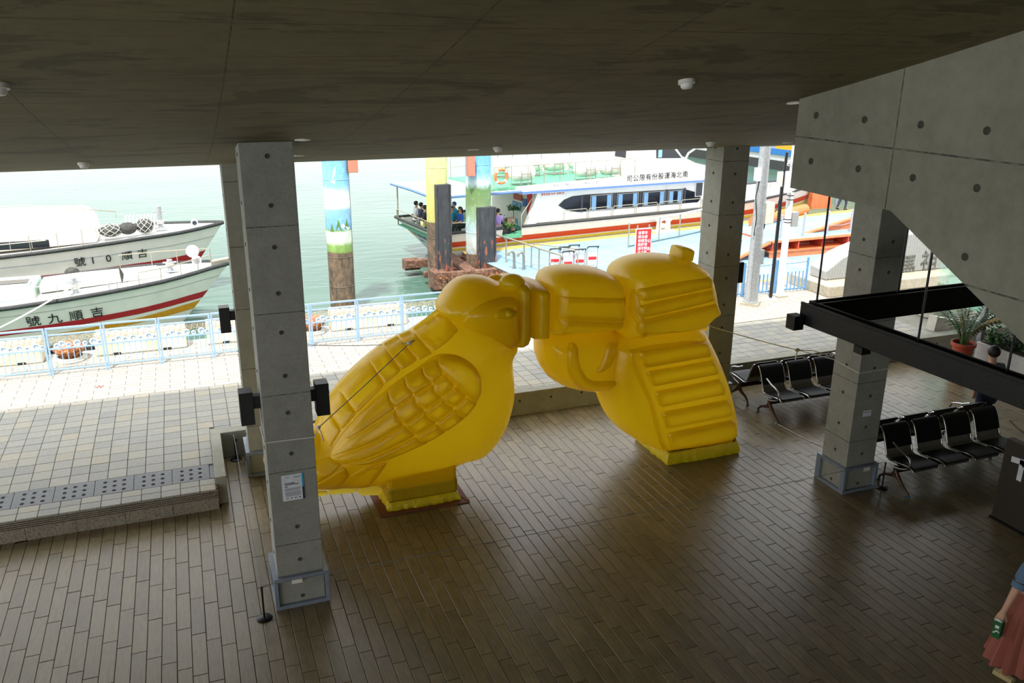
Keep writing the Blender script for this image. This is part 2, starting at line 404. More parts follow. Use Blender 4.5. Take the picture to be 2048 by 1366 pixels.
# ------------------------------------------------------------------ columns
def column(x, y, label, n):
    ztop = zceil(y+.25)+.25
    c = MB().box(x, x+.515, y, y+.51, 0, ztop).build('concrete_column', 'concrete_column', bevel=.006)
    tag(c, label, None, kind='structure')
    z = .11; k = 0
    while z < ztop-.2:
        inst(hole_me, 'tie_hole', (x+.26, y-.001, z), c, (PI/2, 0, 0)); inst(hole_me, 'tie_hole', (x-.001, y+.25, z), c, (0, -PI/2, 0))
        z += .48 if k % 2 == 0 else .42; k += 1
    fr = thing('column_guard', 'blue grey steel guard frame around '+n, 'guard frame', (x+.257, y+.255, 0), 0, 'steel guard frames at the column feet')
    X0, X1, Y0, Y1, Hh = x-.05, x+.565, y-.05, y+.56, .40
    for nm, a, b in (('front_frame', (X0, Y0), (X1, Y0)), ('side_frame', (X0, Y1-.046), (X0, Y0+.046)), ('side_frame', (X1, Y0+.046), (X1, Y1-.046)), ('back_frame', (X1, Y1), (X0, Y1))):
        d = np.array(b)-np.array(a); ln = np.linalg.norm(d); d = d/ln; nrm = np.array((-d[1], d[0]))*.022
        P = lambda s, z: (*(np.array(a)+d*s+nrm), z)
        m = MB()
        for z in (.022, Hh-.022): m.bar(P(0, z), P(ln, z), .045, .045)
        for s in (.0225, ln-.0225): m.bar(P(s, .0446), P(s, Hh-.0446), .045, .045, up=(d[0], d[1], 0))
        m.build(nm, 'steel_blue_grey', fr, world=True, bevel=.003)
    m = MB()
    for a, b, c_, d_ in ((X0, X1, Y0, Y0+.05), (X0, X1, Y1-.05, Y1), (X0, X0+.05, Y0+.05, Y1-.05), (X1-.05, X1, Y0+.05, Y1-.05)): m.box(a, b, c_, d_, Hh, Hh+.006)
    m.build('top_plate', 'steel_blue_grey', fr, world=True)
    return c, fr
c1, fr1 = column(.53, 8.785, 'tall square concrete column standing near the step', 'the near column that carries the poster')
c2, fr2 = column(.50, 12.30, 'square concrete column behind the near one', 'the column half hidden behind the poster column')
c3, fr3 = column(8.545, 8.785, 'square concrete column between the two bench rows', 'the column between the bench rows')
c4, fr4 = column(8.43, 12.30, 'square concrete column behind the yellow inflatable', 'the column behind the inflatable pistol')
# ================================================================== THE INFLATABLE SCULPTURE
t = NT('yellow_vinyl'); p = t.world(); n = t.noise(p, 3.0, 3); wr = t.noise(t.world(scale=(9, 9, 1.6)), 6, 3, .6, .5)
colr = t.ramp(n, [(.3, (.97, .70, .0)), (.7, (1.0, .75, .003))])
t.base(colr); t.set(Roughness=.30); t.b.inputs['Specular IOR Level'].default_value = 1.0; t.bump(wr, .10, .02)
tr = t.n('ShaderNodeBsdfTranslucent'); tr.inputs[0].default_value = (1.0, .86, .12, 1); mx = t.n('ShaderNodeMixShader'); mx.inputs[0].default_value = .52
t.l(t.b.outputs[0], mx.inputs[1]); t.l(tr.outputs[0], mx.inputs[2]); t.l(mx.outputs[0], t.out.inputs[0])
t = NT('yellow_skirt'); wr = t.noise(t.world(), 14, 4, .6, 1.5)
t.base((.80, .60, .005, 1)); t.set(Roughness=.22); t.bump(wr, .6, .05)
plain('olive_vinyl', (196, 160, 12), .4)
plain('brown_mat', (112, 66, 48), .75)
plain('seam_thread', (190, 128, 4), .6)

def segdist(P, poly, closed):
    A = np.asarray(poly, float); B = np.roll(A, -1, 0) if closed else A[1:]; A = A if closed else A[:-1]
    d = B-A; L2 = (d**2).sum(1)+1e-12; best = np.full(len(P), 1e9)
    for a, dd, l2 in zip(A, d, L2):
        tt = np.clip(((P-a) @ dd)/l2, 0, 1); best = np.minimum(best, np.hypot(*(P-(a+tt[:, None]*dd)).T))
    return best
def within(P, poly):
    A = np.asarray(poly, float); B = np.roll(A, -1, 0); c = np.zeros(len(P), bool)
    for a, b in zip(A, B):
        k = (a[1] > P[:, 1]) != (b[1] > P[:, 1])
        x = (b[0]-a[0])*(P[:, 1]-a[1])/(b[1]-a[1]+1e-15)+a[0]; c ^= k & (P[:, 0] < x)
    return c
def resample(pts, step, closed):
    pts = [np.array(p, float) for p in pts]; out = []; m = len(pts)
    for i in range(m if closed else m-1):
        a, b = pts[i], pts[(i+1) % m]; k = max(1, int(round(np.linalg.norm(b-a)/step)))
        out += [a+(b-a)*j/k for j in range(k)]
    if not closed: out.append(pts[-1])
    return np.array(out)
def panel(pts): return smooth_loop(resample(pts, .07, True), 2)
def smooth_loop(pts, it=2, closed=True):
    P = np.array(pts, float)
    for _ in range(it):       # corner cutting
        Q = np.roll(P, -1, 0) if closed else P[1:]; R = P if closed else P[:-1]
        N = np.empty((2*len(R), P.shape[1])); N[0::2] = .75*R+.25*Q; N[1::2] = .25*R+.75*Q
        P = N if closed else np.vstack([P[:1], N, P[-1:]])
    return P

OPEN = {}                    # where a sewn-on panel takes the place of the sheet below it
class Puff:
    """a blown-up panel shape: an outline in the XZ plane, rounded to both sides of its middle plane"""
    def __init__(s, outline, mid, T0, R, seams=(), step=.05, pw=2.0):
        s.o = np.asarray(outline, float); s.mid, s.T0, s.R, s.seams, s.step, s.pw = mid, T0, R, seams, step, pw
    def prof(s, d): k = np.clip(d/s.R, 0, 1); return s.T0*(1-(1-k)**s.pw)**(1/2.0)
    def T(s, P):
        d = segdist(P, s.o, True); d = np.where(within(P, s.o), d, 0); h = s.prof(d)
        for line, dep, wd in s.seams: h = h-dep*np.exp(-segdist(P, line, False)/wd)*np.clip(h/(s.T0*.5), 0, 1)
        return np.maximum(h, 0)
    def Y(s, P): return s.mid-s.T(P)
    def tri(s, inner=True):
        b = resample(s.o, s.step, True); pts = [b]
        nx = np.roll(b, -1, 0)-np.roll(b, 1, 0); nr = np.stack([-nx[:, 1], nx[:, 0]], 1); nr /= (np.hypot(*nr.T)[:, None]+1e-9)
        if not within(b+nr*.01, s.o).mean() > .5: nr = -nr
        for th in (14, 28, 43, 60, 76):
            dk = s.R*(1-math.cos(math.radians(th))); q = b+nr*dk; ok = within(q, s.o)
            ok &= segdist(q, s.o, True) > dk*.92; pts.append(q[ok])
        lo, hi = s.o.min(0), s.o.max(0)
        gx, gz = np.meshgrid(np.arange(lo[0], hi[0], s.step*.9), np.arange(lo[1], hi[1], s.step*.9)); g = np.stack([gx.ravel(), gz.ravel()], 1)
        g = g[within(g, s.o)]; g = g[segdist(g, s.o, True) > s.R*.55]
        for line, dep, wd in s.seams:
            if len(g): g = g[segdist(g, line, False) > s.step*.6]
            q = resample(line, s.step*.8, False); tn = np.gradient(q, axis=0); tn /= (np.hypot(*tn.T)[:, None]+1e-9); pn = np.stack([-tn[:, 1], tn[:, 0]], 1)
            for k in (0, .018, -.018):
                w = q+pn*k; w = w[within(w, s.o)]
                if len(w): w = w[segdist(w, s.o, True) > .012]
                pts.append(w)
        pts.append(g); A = np.vstack([p for p in pts if len(p)]); nb = len(b)
        r = delaunay_2d_cdt([Vector(p) for p in A], [(i, (i+1) % nb) for i in range(nb)], [], 0, 1e-6)
        V = np.array([tuple(v) for v in r[0]]); F = [tuple(f) for f in r[2]]
        cen = np.array([V[list(f)].mean(0) for f in F]); keep = within(cen, s.o)
        onb = segdist(V, s.o, True) < 1e-4; ar = np.array([abs(np.cross(V[f[1]]-V[f[0]], V[f[2]]-V[f[0]])) for f in F])
        flat = np.array([onb[list(f)].all() for f in F]) & (ar < 2e-5)
        return V, [f for f, k, z in zip(F, keep, flat) if k and not z]
    ob = None
    def build(s, name, mat, parent):
        V, F = s.tri(); t_ = s.T(V); onb = segdist(V, s.o, True) < 1e-4; t_[onb] = 0
        n = len(V); vs = [(v[0], s.mid-h, v[1]) for v, h in zip(V, t_)]; bi = np.arange(n); extra = []
        for i in range(n):
            if not onb[i]: bi[i] = n+len(extra); extra.append((V[i][0], s.mid+t_[i], V[i][1]))
        fs = [f for f in F]+[tuple(bi[j] for j in f[::-1]) for f in F]
        s.ob = MB().add(vs+extra, fs).build(name, mat, parent, smooth=True, world=True); return s.ob
    def patch(s, name, outline, mat, parent, T1, R1, step=.035, seams=()):
        """a raised panel on the near face of this shape"""
        q = Puff(outline, 0, T1, R1, seams, step); V, F = q.tri(); base = s.Y(V)
        h = q.T(V)+.002; onb = segdist(V, q.o, True) < 1e-4; h[onb] = -.012
        if s.ob is not None: OPEN.setdefault(s.ob.name, (s.mid, []))[1].append(q.o)
        return MB().add([(v[0], y-k, v[1]) for v, y, k in zip(V, base, h)], F).build(name, mat, parent, smooth=True, world=True)
    def hit(s, px):
        """where the line of sight through a measured point meets the near face"""
        out = []
        for x, y in px:
            Y = s.mid-s.T0*.8
            for _ in range(14):
                q = at_y(x, y, Y); Y = .5*Y+.5*float(s.Y(np.array([[q[0], q[2]]]))[0])
            q = at_y(x, y, Y); out.append((q[0], q[2]))
        return np.array(out)

A1 = lambda P: [(600+x/2.2767, 460+y/2.2767) for x, y in P]
A2 = lambda P: [(1000+x/2.7315, 460+y/2.7315) for x, y in P]
A3 = lambda P: [(620+x/4.2694, 640+y/4.2694) for x, y in P]
XZ = lambda P, Y: np.array([at_y(x, y, Y)[[0, 2]] for x, y in P])
YM = 10.95
sculp = thing('inflatable_sculpture', 'huge yellow inflatable bird whose head runs into the barrel of a pistol', 'sculpture', (4.4, YM, 0))
YV = 'yellow_vinyl'

# --- bird
top = XZ(A1([(-60, 975), (60, 905), (80, 860), (100, 812), (130, 760), (175, 700), (240, 630), (310, 570), (375, 518), (450, 480), (505, 455), (570, 410), (640, 370), (720, 330), (820, 320), (900, 340), (960, 420), (985, 520)]), 10.98)
rgt = XZ(A1([(974, 590), (976, 640), (983, 700), (983, 760), (975, 810), (958, 870), (930, 930), (880, 1000), (820, 1050)]), 10.80)
bot = XZ(A1([(750, 1092), (700, 1122), (620, 1145), (540, 1160), (470, 1180), (400, 1192), (350, 1197), (270, 1204), (180, 1202), (80, 1206), (-10, 1190)]), 10.62)
body = Puff(smooth_loop(np.vstack([top, rgt, bot, [[.95, .55], [.92, .8]]]), 1), YM, .66, .85, step=.06)
bo = body.build('bird_body', YV, sculp)
# tail fan behind the body
tail = Puff(smooth_loop([(1.9, 1.25), (1.3, 1.28), (.75, 1.05), (.60, .90), (.64, .74), (.8, .58), (1.1, .40), (1.5, .30), (2.0, .34), (2.1, .8)], 2), YM, .42, .35,
            seams=[(np.array([(.66, .78), (1.3, .9), (1.9, 1.0)]), .07, .05), (np.array([(.85, .58), (1.4, .66), (2.0, .8)]), .07, .05)])
tail.build('tail', YV, sculp)
A4 = lambda P: [(600+x/5.689, 820+y/5.689) for x, y in P]
for px in ([(60, 600), (330, 530), (480, 618), (430, 660), (190, 828), (60, 860)], [(60, 868), (192, 836), (432, 668), (510, 640), (560, 740), (515, 803), (318, 908), (60, 925)],
           [(318, 918), (522, 806), (570, 745), (740, 640), (1000, 585), (880, 760), (640, 920), (620, 942), (330, 965)], [(60, 935), (312, 920), (322, 964), (60, 1010)], [(640, 930), (760, 880), (980, 900), (985, 950), (900, 968), (700, 972)]):
    body.patch('tail_feather', panel(body.hit(A4(px))), YV, sculp, .03, .07)
# collar on the nape and the back feather panels
for px in ([(508, 452), (560, 412), (622, 360), (672, 402), (722, 455), (668, 512), (602, 556), (552, 503)],):
    o = body.hit(A1(px)); body.patch('nape_collar', panel(o), YV, sculp, .05, .10)
backs = ([(868, 82), (920, 150), (1045, 288), (925, 345), (835, 240), (755, 130)], [(748, 132), (835, 240), (918, 345), (785, 425), (700, 320), (620, 205)],
         [(612, 212), (700, 322), (775, 428), (640, 550), (565, 440), (488, 315)], [(482, 322), (565, 442), (635, 552), (395, 795), (310, 680), (238, 560)],
         [(232, 570), (310, 685), (392, 795), (270, 935), (205, 850), (140, 740)], [(135, 750), (205, 855), (262, 940), (170, 1090), (110, 1000), (95, 870)])
for px in backs: body.patch('back_feather', panel(body.hit(A3(px))), YV, sculp, .04, .09)
# wing with shoulder and feathers
wing_px = A3([(160, 1160), (215, 1050), (300, 930), (460, 760), (660, 585), (800, 480), (945, 390), (1060, 300), (1160, 285), (1270, 300), (1370, 360), (1445, 450), (1465, 560), (1435, 690), (1330, 820), (1180, 930), (1020, 1030), (850, 1110), (660, 1190), (470, 1235), (290, 1225), (190, 1195)])
wo = smooth_loop(body.hit(wing_px), 1)
wing = body.patch('wing', wo, YV, sculp, .10, .14)
class Over(Puff):            # surface of the wing, for what is sewn on top of it
    def Y(s, P):
        q = Puff(wo, 0, .10, .14); return body.Y(P)-q.T(P)
over = Over(wo, YM, .75, .9); over.ob = wing
sh = A3([(1068, 335), (1100, 300), (1180, 288), (1270, 305), (1370, 365), (1440, 455), (1460, 560), (1428, 688), (1310, 625), (1215, 535), (1125, 435)])
over.patch('wing_shoulder', smooth_loop(body.hit(sh), 1), YV, wing, .055, .10)
cells = ([(948, 392), (1060, 325), (1120, 440), (1030, 515), (960, 460)], [(800, 482), (942, 395), (955, 455), (1025, 520), (870, 615), (808, 545)], [(660, 595), (797, 485), (805, 545), (870, 615), (715, 725), (662, 650)],
         [(280, 975), (460, 770), (658, 595), (662, 655), (712, 728), (500, 875), (300, 995)],
         [(1035, 515), (1130, 440), (1218, 540), (1110, 632), (1040, 590)], [(872, 615), (1030, 522), (1040, 590), (1108, 636), (965, 740), (880, 690)], [(715, 730), (868, 622), (880, 690), (962, 745), (790, 865), (725, 800)],
         [(165, 1150), (300, 1000), (510, 880), (712, 735), (730, 810), (785, 868), (560, 1000), (330, 1090)],
         [(1115, 635), (1222, 545), (1312, 628), (1215, 722), (1130, 690)], [(968, 742), (1112, 640), (1130, 695), (1213, 728), (1062, 850), (975, 800)], [(790, 868), (965, 748), (975, 800), (1060, 855), (885, 960)],
         [(170, 1165), (340, 1095), (570, 1003), (785, 872), (880, 962), (660, 1075), (430, 1170), (290, 1205)],
         [(1220, 725), (1315, 635), (1422, 695), (1320, 825), (1245, 785)], [(1068, 852), (1216, 735), (1245, 790), (1315, 828), (1160, 940), (1085, 905)], [(890, 962), (1065, 860), (1085, 905), (1155, 945), (1015, 1028), (920, 1010)],
         [(300, 1212), (440, 1178), (665, 1082), (885, 968), (920, 1012), (1010, 1032), (840, 1105), (650, 1182), (470, 1228)])
for px in cells: over.patch('wing_feather', panel(body.hit(A3(px))), YV, wing, .032, .06, step=.03)
# head
head_o = smooth_loop(np.vstack([XZ(A1([(612, 362), (632, 318), (660, 275), (700, 232), (745, 208), (800, 203), (850, 210), (900, 232)]), 10.98), [(4.06, 3.07), (4.24, 2.98), (4.28, 2.6), (4.26, 2.28), (4.10, 2.13), (4.0, 2.08), (3.86, 2.12), (3.66, 2.22), (3.44, 2.36), (3.22, 2.54)]]), 1)
head = Puff(head_o, YM, .54, .42, step=.05)
ho = head.build('bird_head', YV, sculp)
ck = smooth_loop(head.hit(A1([(722, 452), (745, 395), (800, 345), (870, 315), (940, 303), (988, 303), (988, 420), (986, 545), (968, 568), (900, 556), (830, 530), (770, 492)])), 1)
cko = head.patch('cheek', ck, YV, ho, .085, .16)
class Cheek(Puff):
    def Y(s, P): return head.Y(P)-Puff(ck, 0, .085, .16).T(P)
chk = Cheek(ck, YM, .6, .5); chk.ob = cko
eye = smooth_loop(head.hit(A1([(868, 388), (890, 358), (930, 344), (960, 352), (982, 368), (965, 388), (935, 399), (900, 396)])), 2)
eo = chk.patch('eyelid', eye, YV, ho, .06, .04, step=.02)
ec = head.hit(A1([(935, 371)]))[0]; ey = float(chk.Y(np.array([ec]))[0])
MB().sphere((ec[0], ey-.06, ec[1]), .055).build('eyeball', YV, eo, smooth=True, world=True)
# foot block, loose skirt and mat
MB().box(2.2, 3.2, 10.52, 11.4, .12, .62).build('bird_foot', YV, sculp, world=True, bevel=.06)
MB().box(2.19, 3.21, 10.515, 11.41, .12, .36).build('foot_band', 'olive_vinyl', sculp, world=True, bevel=.05)
def skirt(name, x0, x1, y0, y1, ztop, grow):
    m = MB(); loop = []
    for a, b, k in (((x0, y0), (x1, y0), 26), ((x1, y0), (x1, y1), 16), ((x1, y1), (x0, y1), 16), ((x0, y1), (x0, y0), 16)):
        loop += [(a[0]+(b[0]-a[0])*i/k, a[1]+(b[1]-a[1])*i/k) for i in range(k)]
    n = len(loop); cx, cy = (x0+x1)/2, (y0+y1)/2; rows = 6; vs = []
    rr = random.Random(3)
    off = [rr.uniform(-1, 1) for _ in range(n)]
    for j in range(rows):
        f = j/(rows-1)
        for i, (x, y) in enumerate(loop):
            g = grow*(math.sin(f*PI*.75)*.9+.15)*(1+.35*off[i]*f); d = np.array((x-cx, y-cy)); d = d/np.linalg.norm(d)
            vs.append((x+d[0]*g, y+d[1]*g, ztop*(1-f)+.004+(.012*off[(i*7) % n] if 0 < j < rows-1 else 0)))
    fs = [(j*n+i, j*n+(i+1) % n, (j+1)*n+(i+1) % n, (j+1)*n+i) for j in range(rows-1) for i in range(n)]
    m.add(vs, fs); return m.build(name, 'yellow_skirt', sculp, smooth=True, world=True)
skirt('foot_skirt', 2.22, 3.18, 10.53, 11.4, .13, .06)
mat_ = thing('floor_mat', 'flat brown mat under the foot of the yellow bird', 'mat', (2.7, 10.95, 0))
MB().box(2.05, 3.34, 10.38, 11.5, .002, .014).build('mat_sheet', 'brown_mat', mat_, world=True, bevel=.004)
MB().bar((3.22, 10.72, .016), (3.33, 10.42, .016), .04, .012).build('mat_fold', 'brown_mat', mat_, world=True, bevel=.004)

# --- pistol
for nm, x0, x1, z0, z1, rad in (('muzzle_ring', 4.07, 4.34, 2.14, 3.10, .16), ('muzzle_ring', 4.33, 4.62, 2.23, 3.02, .05)):
    o = [(x0, z0+.02), (x1-rad, z0), (x1-rad*.3, z0+rad*.3), (x1, z0+rad), (x1, z1-.08), (x1-.06, z1), (x0+.06, z1), (x0, z1-.06)]
    Puff(o, YM, .51, .13, step=.04, pw=3).build(nm, YV, sculp)
bar_o = smooth_loop([(4.61, 2.24), (5.0, 2.225), (5.4, 2.22), (5.78, 2.21), (5.84, 2.5), (5.83, 2.90), (5.7, 3.04), (5.45, 3.14), (5.11, 3.19), (4.85, 3.18), (4.68, 3.11), (4.61, 2.95), (4.61, 2.6)], 1)
barrel = Puff(bar_o, YM, .52, .24, step=.045, pw=2.6)
bo2 = barrel.build('pistol_barrel', YV, sculp)
up = barrel.hit(A2([(305, 352), (685, 328), (686, 458), (303, 474)])); lo = barrel.hit(A2([(303, 478), (686, 462), (684, 575), (600, 598), (300, 606)]))
barrel.patch('barrel_panel', up, YV, bo2, .02, .05); barrel.patch('barrel_panel', lo, YV, bo2, .02, .05)
sl_o = smooth_loop(np.vstack([[(5.80, 2.10), (5.93, 2.05), (7.17, 2.10), (7.20, 2.22), (7.44, 2.34), (7.38, 2.62), (7.28, 2.92), (7.17, 3.06), (6.95, 3.17), (6.61, 3.25), (6.3, 3.26), (6.06, 3.22), (5.86, 3.12), (5.79, 2.95), (5.79, 2.5)]]), 1)
slide = Puff(sl_o, YM, .56, .24, step=.045, pw=2.6)
so = slide.build('pistol_slide', YV, sculp)
ribs = ([(745, 330), (765, 312), (1140, 242), (1156, 270), (1150, 310), (1130, 322), (770, 392), (748, 372)], [(742, 425), (762, 405), (1140, 328), (1165, 335), (1168, 378), (1150, 395), (770, 480), (745, 462)],
        [(742, 510), (765, 488), (1170, 402), (1185, 402), (1195, 440), (1180, 468), (1140, 505), (775, 572), (745, 555)], [(742, 590), (1140, 522), (1140, 552), (745, 618)])
for px in ribs: slide.patch('slide_rib', smooth_loop(slide.hit(A2(px)), 2), YV, so, .065, .07, step=.03)
vr = slide.hit(A2([(712, 318), (734, 322), (732, 615), (708, 600), (706, 450)])); slide.patch('slide_collar', vr, YV, so, .03, .05)
sg = XZ(A2([(945, 150), (955, 85), (988, 88), (1092, 128), (1078, 185)]), 10.95)
Puff([(6.75, 3.16), (6.79, 3.37), (6.90, 3.36), (7.06, 3.30), (7.03, 3.12)], YM, .17, .05, step=.03, pw=3).build('rear_sight', YV, sculp)
gr_o = smooth_loop([(5.62, 2.12), (5.55, 1.75), (5.54, 1.40), (5.62, 1.15), (5.70, .93), (5.80, .72), (5.94, .55), (6.12, .40), (6.34, .25), (6.55, .14), (6.62, .10), (7.84, .10), (7.90, .16), (7.98, .26), (7.99, .42), (7.93, .68), (7.78, 1.10), (7.57, 1.58), (7.38, 1.90), (7.22, 2.14), (6.8, 2.2), (6.1, 2.2)], 1)
grip = Puff(gr_o, YM, .52, .30, step=.05, pw=2.4)
go = grip.build('pistol_grip', YV, sculp)
pan = smooth_loop(grip.hit(A2([(698, 640), (1122, 585), (1160, 650), (1205, 745), (1262, 900), (1290, 1030), (1296, 1110), (1285, 1150), (918, 1225), (866, 1180), (842, 1080), (822, 975), (790, 900), (738, 785), (706, 700)])), 1)
gso = grip.patch('grip_side', pan, YV, go, .03, .07)
class GripSide(Puff):
    def Y(s, P): return grip.Y(P)-Puff(pan, 0, .03, .07).T(P)
gs_ = GripSide(pan, YM, .58, .4); gs_.ob = gso
for px in ([(745, 660), (1120, 602), (1145, 685), (780, 750)], [(787, 770), (1160, 706), (1188, 780), (825, 850)], [(830, 880), (1195, 808), (1225, 890), (866, 962)], [(872, 990), (1240, 920), (1262, 1005), (900, 1080)], [(903, 1103), (1270, 1028), (1282, 1118), (926, 1192)]):
    gs_.patch('grip_panel', smooth_loop(resample(grip.hit(A2(px)), .12, True), 1), YV, go, .06, .035, step=.03)
bd = grip.hit(A2([(926, 1196), (1282, 1122), (1282, 1158), (922, 1228)])); gs_.patch('grip_band', bd, 'olive_vinyl', go, .02, .02, step=.03)
skirt('grip_skirt', 6.62, 7.86, 10.46, 11.42, .20, .05)
MB().box(6.64, 7.84, 10.5, 11.4, .02, .3).build('grip_foot', YV, sculp, world=True, bevel=.05)
gd_o = smooth_loop([(4.60, 2.28), (4.58, 1.98), (4.62, 1.78), (4.73, 1.57), (4.91, 1.41), (5.12, 1.30), (5.36, 1.25), (5.66, 1.24), (5.95, 1.27), (5.95, 2.28)], 1)
guard = Puff(gd_o, 11.0, .46, .30, step=.05)
gdo = guard.build('trigger_guard', YV, sculp)
rim = smooth_loop(guard.hit(A2([(358, 612), (418, 612), (424, 700), (446, 772), (490, 826), (590, 824), (662, 814), (685, 872), (600, 888), (520, 890), (452, 878), (410, 848), (376, 800), (362, 740)])), 1)
guard.patch('guard_rim', rim, YV, gdo, .05, .07, step=.03)
tg = smooth_loop(guard.hit(A2([(575, 612), (628, 612), (622, 690), (600, 745), (560, 775), (512, 786), (545, 735), (566, 680)])), 1)
guard.patch('trigger', tg, YV, gdo, .06, .06, step=.03)
for px, py, y, r_ in ((1024, 565, 10.72, .185), (991, 563, 11.12, .16)):
    q = at_y(px, py, y); MB().sphere(tuple(q), r_, sq=(1.0, .85, .66)).build('beak_knob', YV, sculp, smooth=True, world=True)
import bmesh
for onm, (mid, outs) in OPEN.items():
    me = bpy.data.objects[onm].data; bm = bmesh.new(); bm.from_mesh(me); bm.faces.ensure_lookup_table()
    C_ = np.array([f.calc_center_median()[:] for f in bm.faces]); front = C_[:, 1] < mid+.001; gone = np.zeros(len(C_), bool); P2 = C_[:, [0, 2]]
    for o in outs: gone |= front & within(P2, o) & (segdist(P2, o, True) > .075)
    bmesh.ops.delete(bm, geom=[f for f, g in zip(bm.faces, gone) if g], context='FACES'); bm.to_mesh(me); bm.free()
# ================================================================== INSIDE THE HALL
plain('black_plastic', (26, 26, 26), .5, noise=.2)
plain('black_steel', (20, 20, 20), .42, .3, noise=.4, nscale=30)
plain('chrome', (190, 190, 188), .18, 1.0)
plain('brown_metal', (92, 66, 52), .35, .6)
plain('black_leather', (13, 14, 16), .5, noise=.1, spec=.25)
plain('paper_white', (222, 226, 230), .6); plain('poster_cyan', (56, 168, 214), .6); plain('poster_navy', (40, 36, 72), .6); plain('ink_black', (24, 24, 26), .7); plain('ink_grey', (150, 152, 158), .7)
plain('plate_ivory', (226, 222, 208), .6); plain('rope_white', (216, 214, 204), .8); plain('rope_tan', (176, 160, 112), .8); plain('cord_grey', (118, 120, 122), .7)
plain('detector_white', (224, 224, 216), .4); plain('lamp_glass', (240, 240, 235), .3); plain('sign_brown', (52, 44, 36), .6)
plain('terracotta', (176, 74, 50), .6); plain('soil', (52, 40, 30), .95, noise=.3, nscale=60); plain('planter_white', (206, 204, 198), .7)
plain('leaf_green', (62, 104, 44), .5, noise=.25); plain('leaf_dark', (40, 74, 34), .5, noise=.25); plain('leaf_dry', (150, 128, 76), .7, noise=.2); plain('rubber_blue', (44, 92, 112), .6)
t = NT('perforated_steel'); v = t.n('ShaderNodeTexVoronoi', Scale=90.0); t.l(t.co(), v.inputs['Vector'])
t.base(t.ramp(v.outputs['Distance'], [(.28, (.03,)*3), (.36, (.30, .29, .26))])); t.set(Roughness=.3, Metallic=.8)
t = NT('clear_glass'); gl = t.n('ShaderNodeBsdfGlass', Roughness=.0, IOR=1.05); gl.inputs[0].default_value = (.86, .96, .93, 1)
tr = t.n('ShaderNodeBsdfTransparent'); tr.inputs[0].default_value = (.80, .92, .88, 1); g2 = t.n('ShaderNodeBsdfGlossy', Roughness=.02); mx = t.n('ShaderNodeMixShader'); mx.inputs[0].default_value = .10
t.l(tr.outputs[0], mx.inputs[1]); t.l(g2.outputs[0], mx.inputs[2]); t.l(mx.outputs[0], t.out.inputs[0])

# --- stair wall: a solid concrete parapet that comes down towards the viewer
sw = MB(); ytop = [6.62, 6.2, 5.6, 5.0, 4.4, 3.6, 2.5, 1.2]
poly = [(y, zceil(y)+.15) for y in ytop]+[(1.2, 2.72), (5.36, 4.86), (6.62, 4.875)]
sw.prism(poly, lambda a, b: (5.30, a, b), lambda a, b: (5.56, a, b)); so_ = sw.build('wall_stair', 'concrete_wall'); tag(so_, 'raw concrete stair parapet with tie holes hanging from the ceiling', None, kind='structure')
for zz in (5.545, 5.145, 4.645): 
    for k in range(8):
        yy = 6.37-.595*k
        if zz < 4.9 and yy > 4.75: continue
        inst(hole_me, 'tie_hole', (5.299, yy, zz), so_, (0, -PI/2, 0), (1.25, 1.25, 1))

# --- hanging black steel frame on rods
hf = thing('hanging_frame', 'black steel beam frame hanging on thin rods below the stair', 'frame', (6.2, 7.36, 3.47))
d = np.array((6.34-6.2, 4.7-7.36)); d /= np.linalg.norm(d); P = lambda s, o=0: np.array((6.2+d[0]*s+d[1]*-o, 7.36+d[1]*s+d[0]*o))
def beam(a, b, w, z0, z1, name):
    a, b = np.array(a), np.array(b); m = MB().bar((*a, (z0+z1)/2), (*b, (z0+z1)/2), w, z1-z0)
    o = m.build(name, 'black_steel', hf, world=True, bevel=.006)
    for s in (-1, 1):       # flanges
        dd = (b-a)/np.linalg.norm(b-a); nn = np.array((-dd[1], dd[0]))*(w/2-.012)*s
        MB().bar((*(a+nn), z1+.012), (*(b+nn), z1+.012), .024, .024).build('flange', 'black_steel', o, world=True)
    return o
beam(P(0, .07), P(5.2, .07), .14, 3.25, 3.47, 'near_beam')
beam((6.34, 7.29), (10.4, 7.36), .14, 3.22, 3.47, 'far_beam')
MB().box(6.06, 6.19, 7.26, 7.40, 3.20, 3.36).build('end_block', 'black_steel', hf, world=True, bevel=.004)
MB().box(6.24, 6.36, 6.42, 6.54, 3.17, 3.25).build('under_block', 'black_steel', hf, world=True, bevel=.004)
for x, y in ((6.39, 7.33), (7.54, 7.34), (6.36, 5.86), (6.44, 4.95), (9.6, 7.35)):
    zt = zceil(y)+.05
    MB().cyl((x, y, 3.45), (x, y, zt), .011, n=8).build('hanger_rod', 'black_steel', hf, world=True, smooth=True)

# --- black box speakers on the columns
def box_speaker(x, y, zt, side, label):
    t_ = thing('column_speaker', label, 'speaker', (x, y, zt-.36), 0, 'black box speakers on the columns')
    MB().box(x-.072, x+.072, y-.09, y+.09, zt-.37, zt).build('housing', 'black_plastic', t_, world=True, bevel=.004)
    MB().box(x-.07, x+.07, y-.088, y+.088, zt, zt+.004).build('top_lens', 'lamp_glass' if False else 'black_steel', t_, world=True)
    xa, xb = (x+.06, x+.15) if side > 0 else (x-.15, x-.06)
    MB().box(xa, xb, y-.05, y+.05, zt-.20, zt-.06).build('bracket', 'black_plastic', t_, world=True)
    xw = x+.15 if side > 0 else x-.15
    MB().box(xw-.006, xw+.012, y-.07, y+.07, zt-.23, zt-.03).build('wall_plate', 'black_plastic', t_, world=True)
box_speaker(.385, 9.04, 2.60, 1, 'black box speaker on the side of the poster column facing the step')
box_speaker(1.19, 9.04, 2.60, -1, 'black box speaker on the poster column right beside the bird')
box_speaker(.355, 12.55, 2.60, 1, 'black box speaker on the half hidden column, in front of the boats')
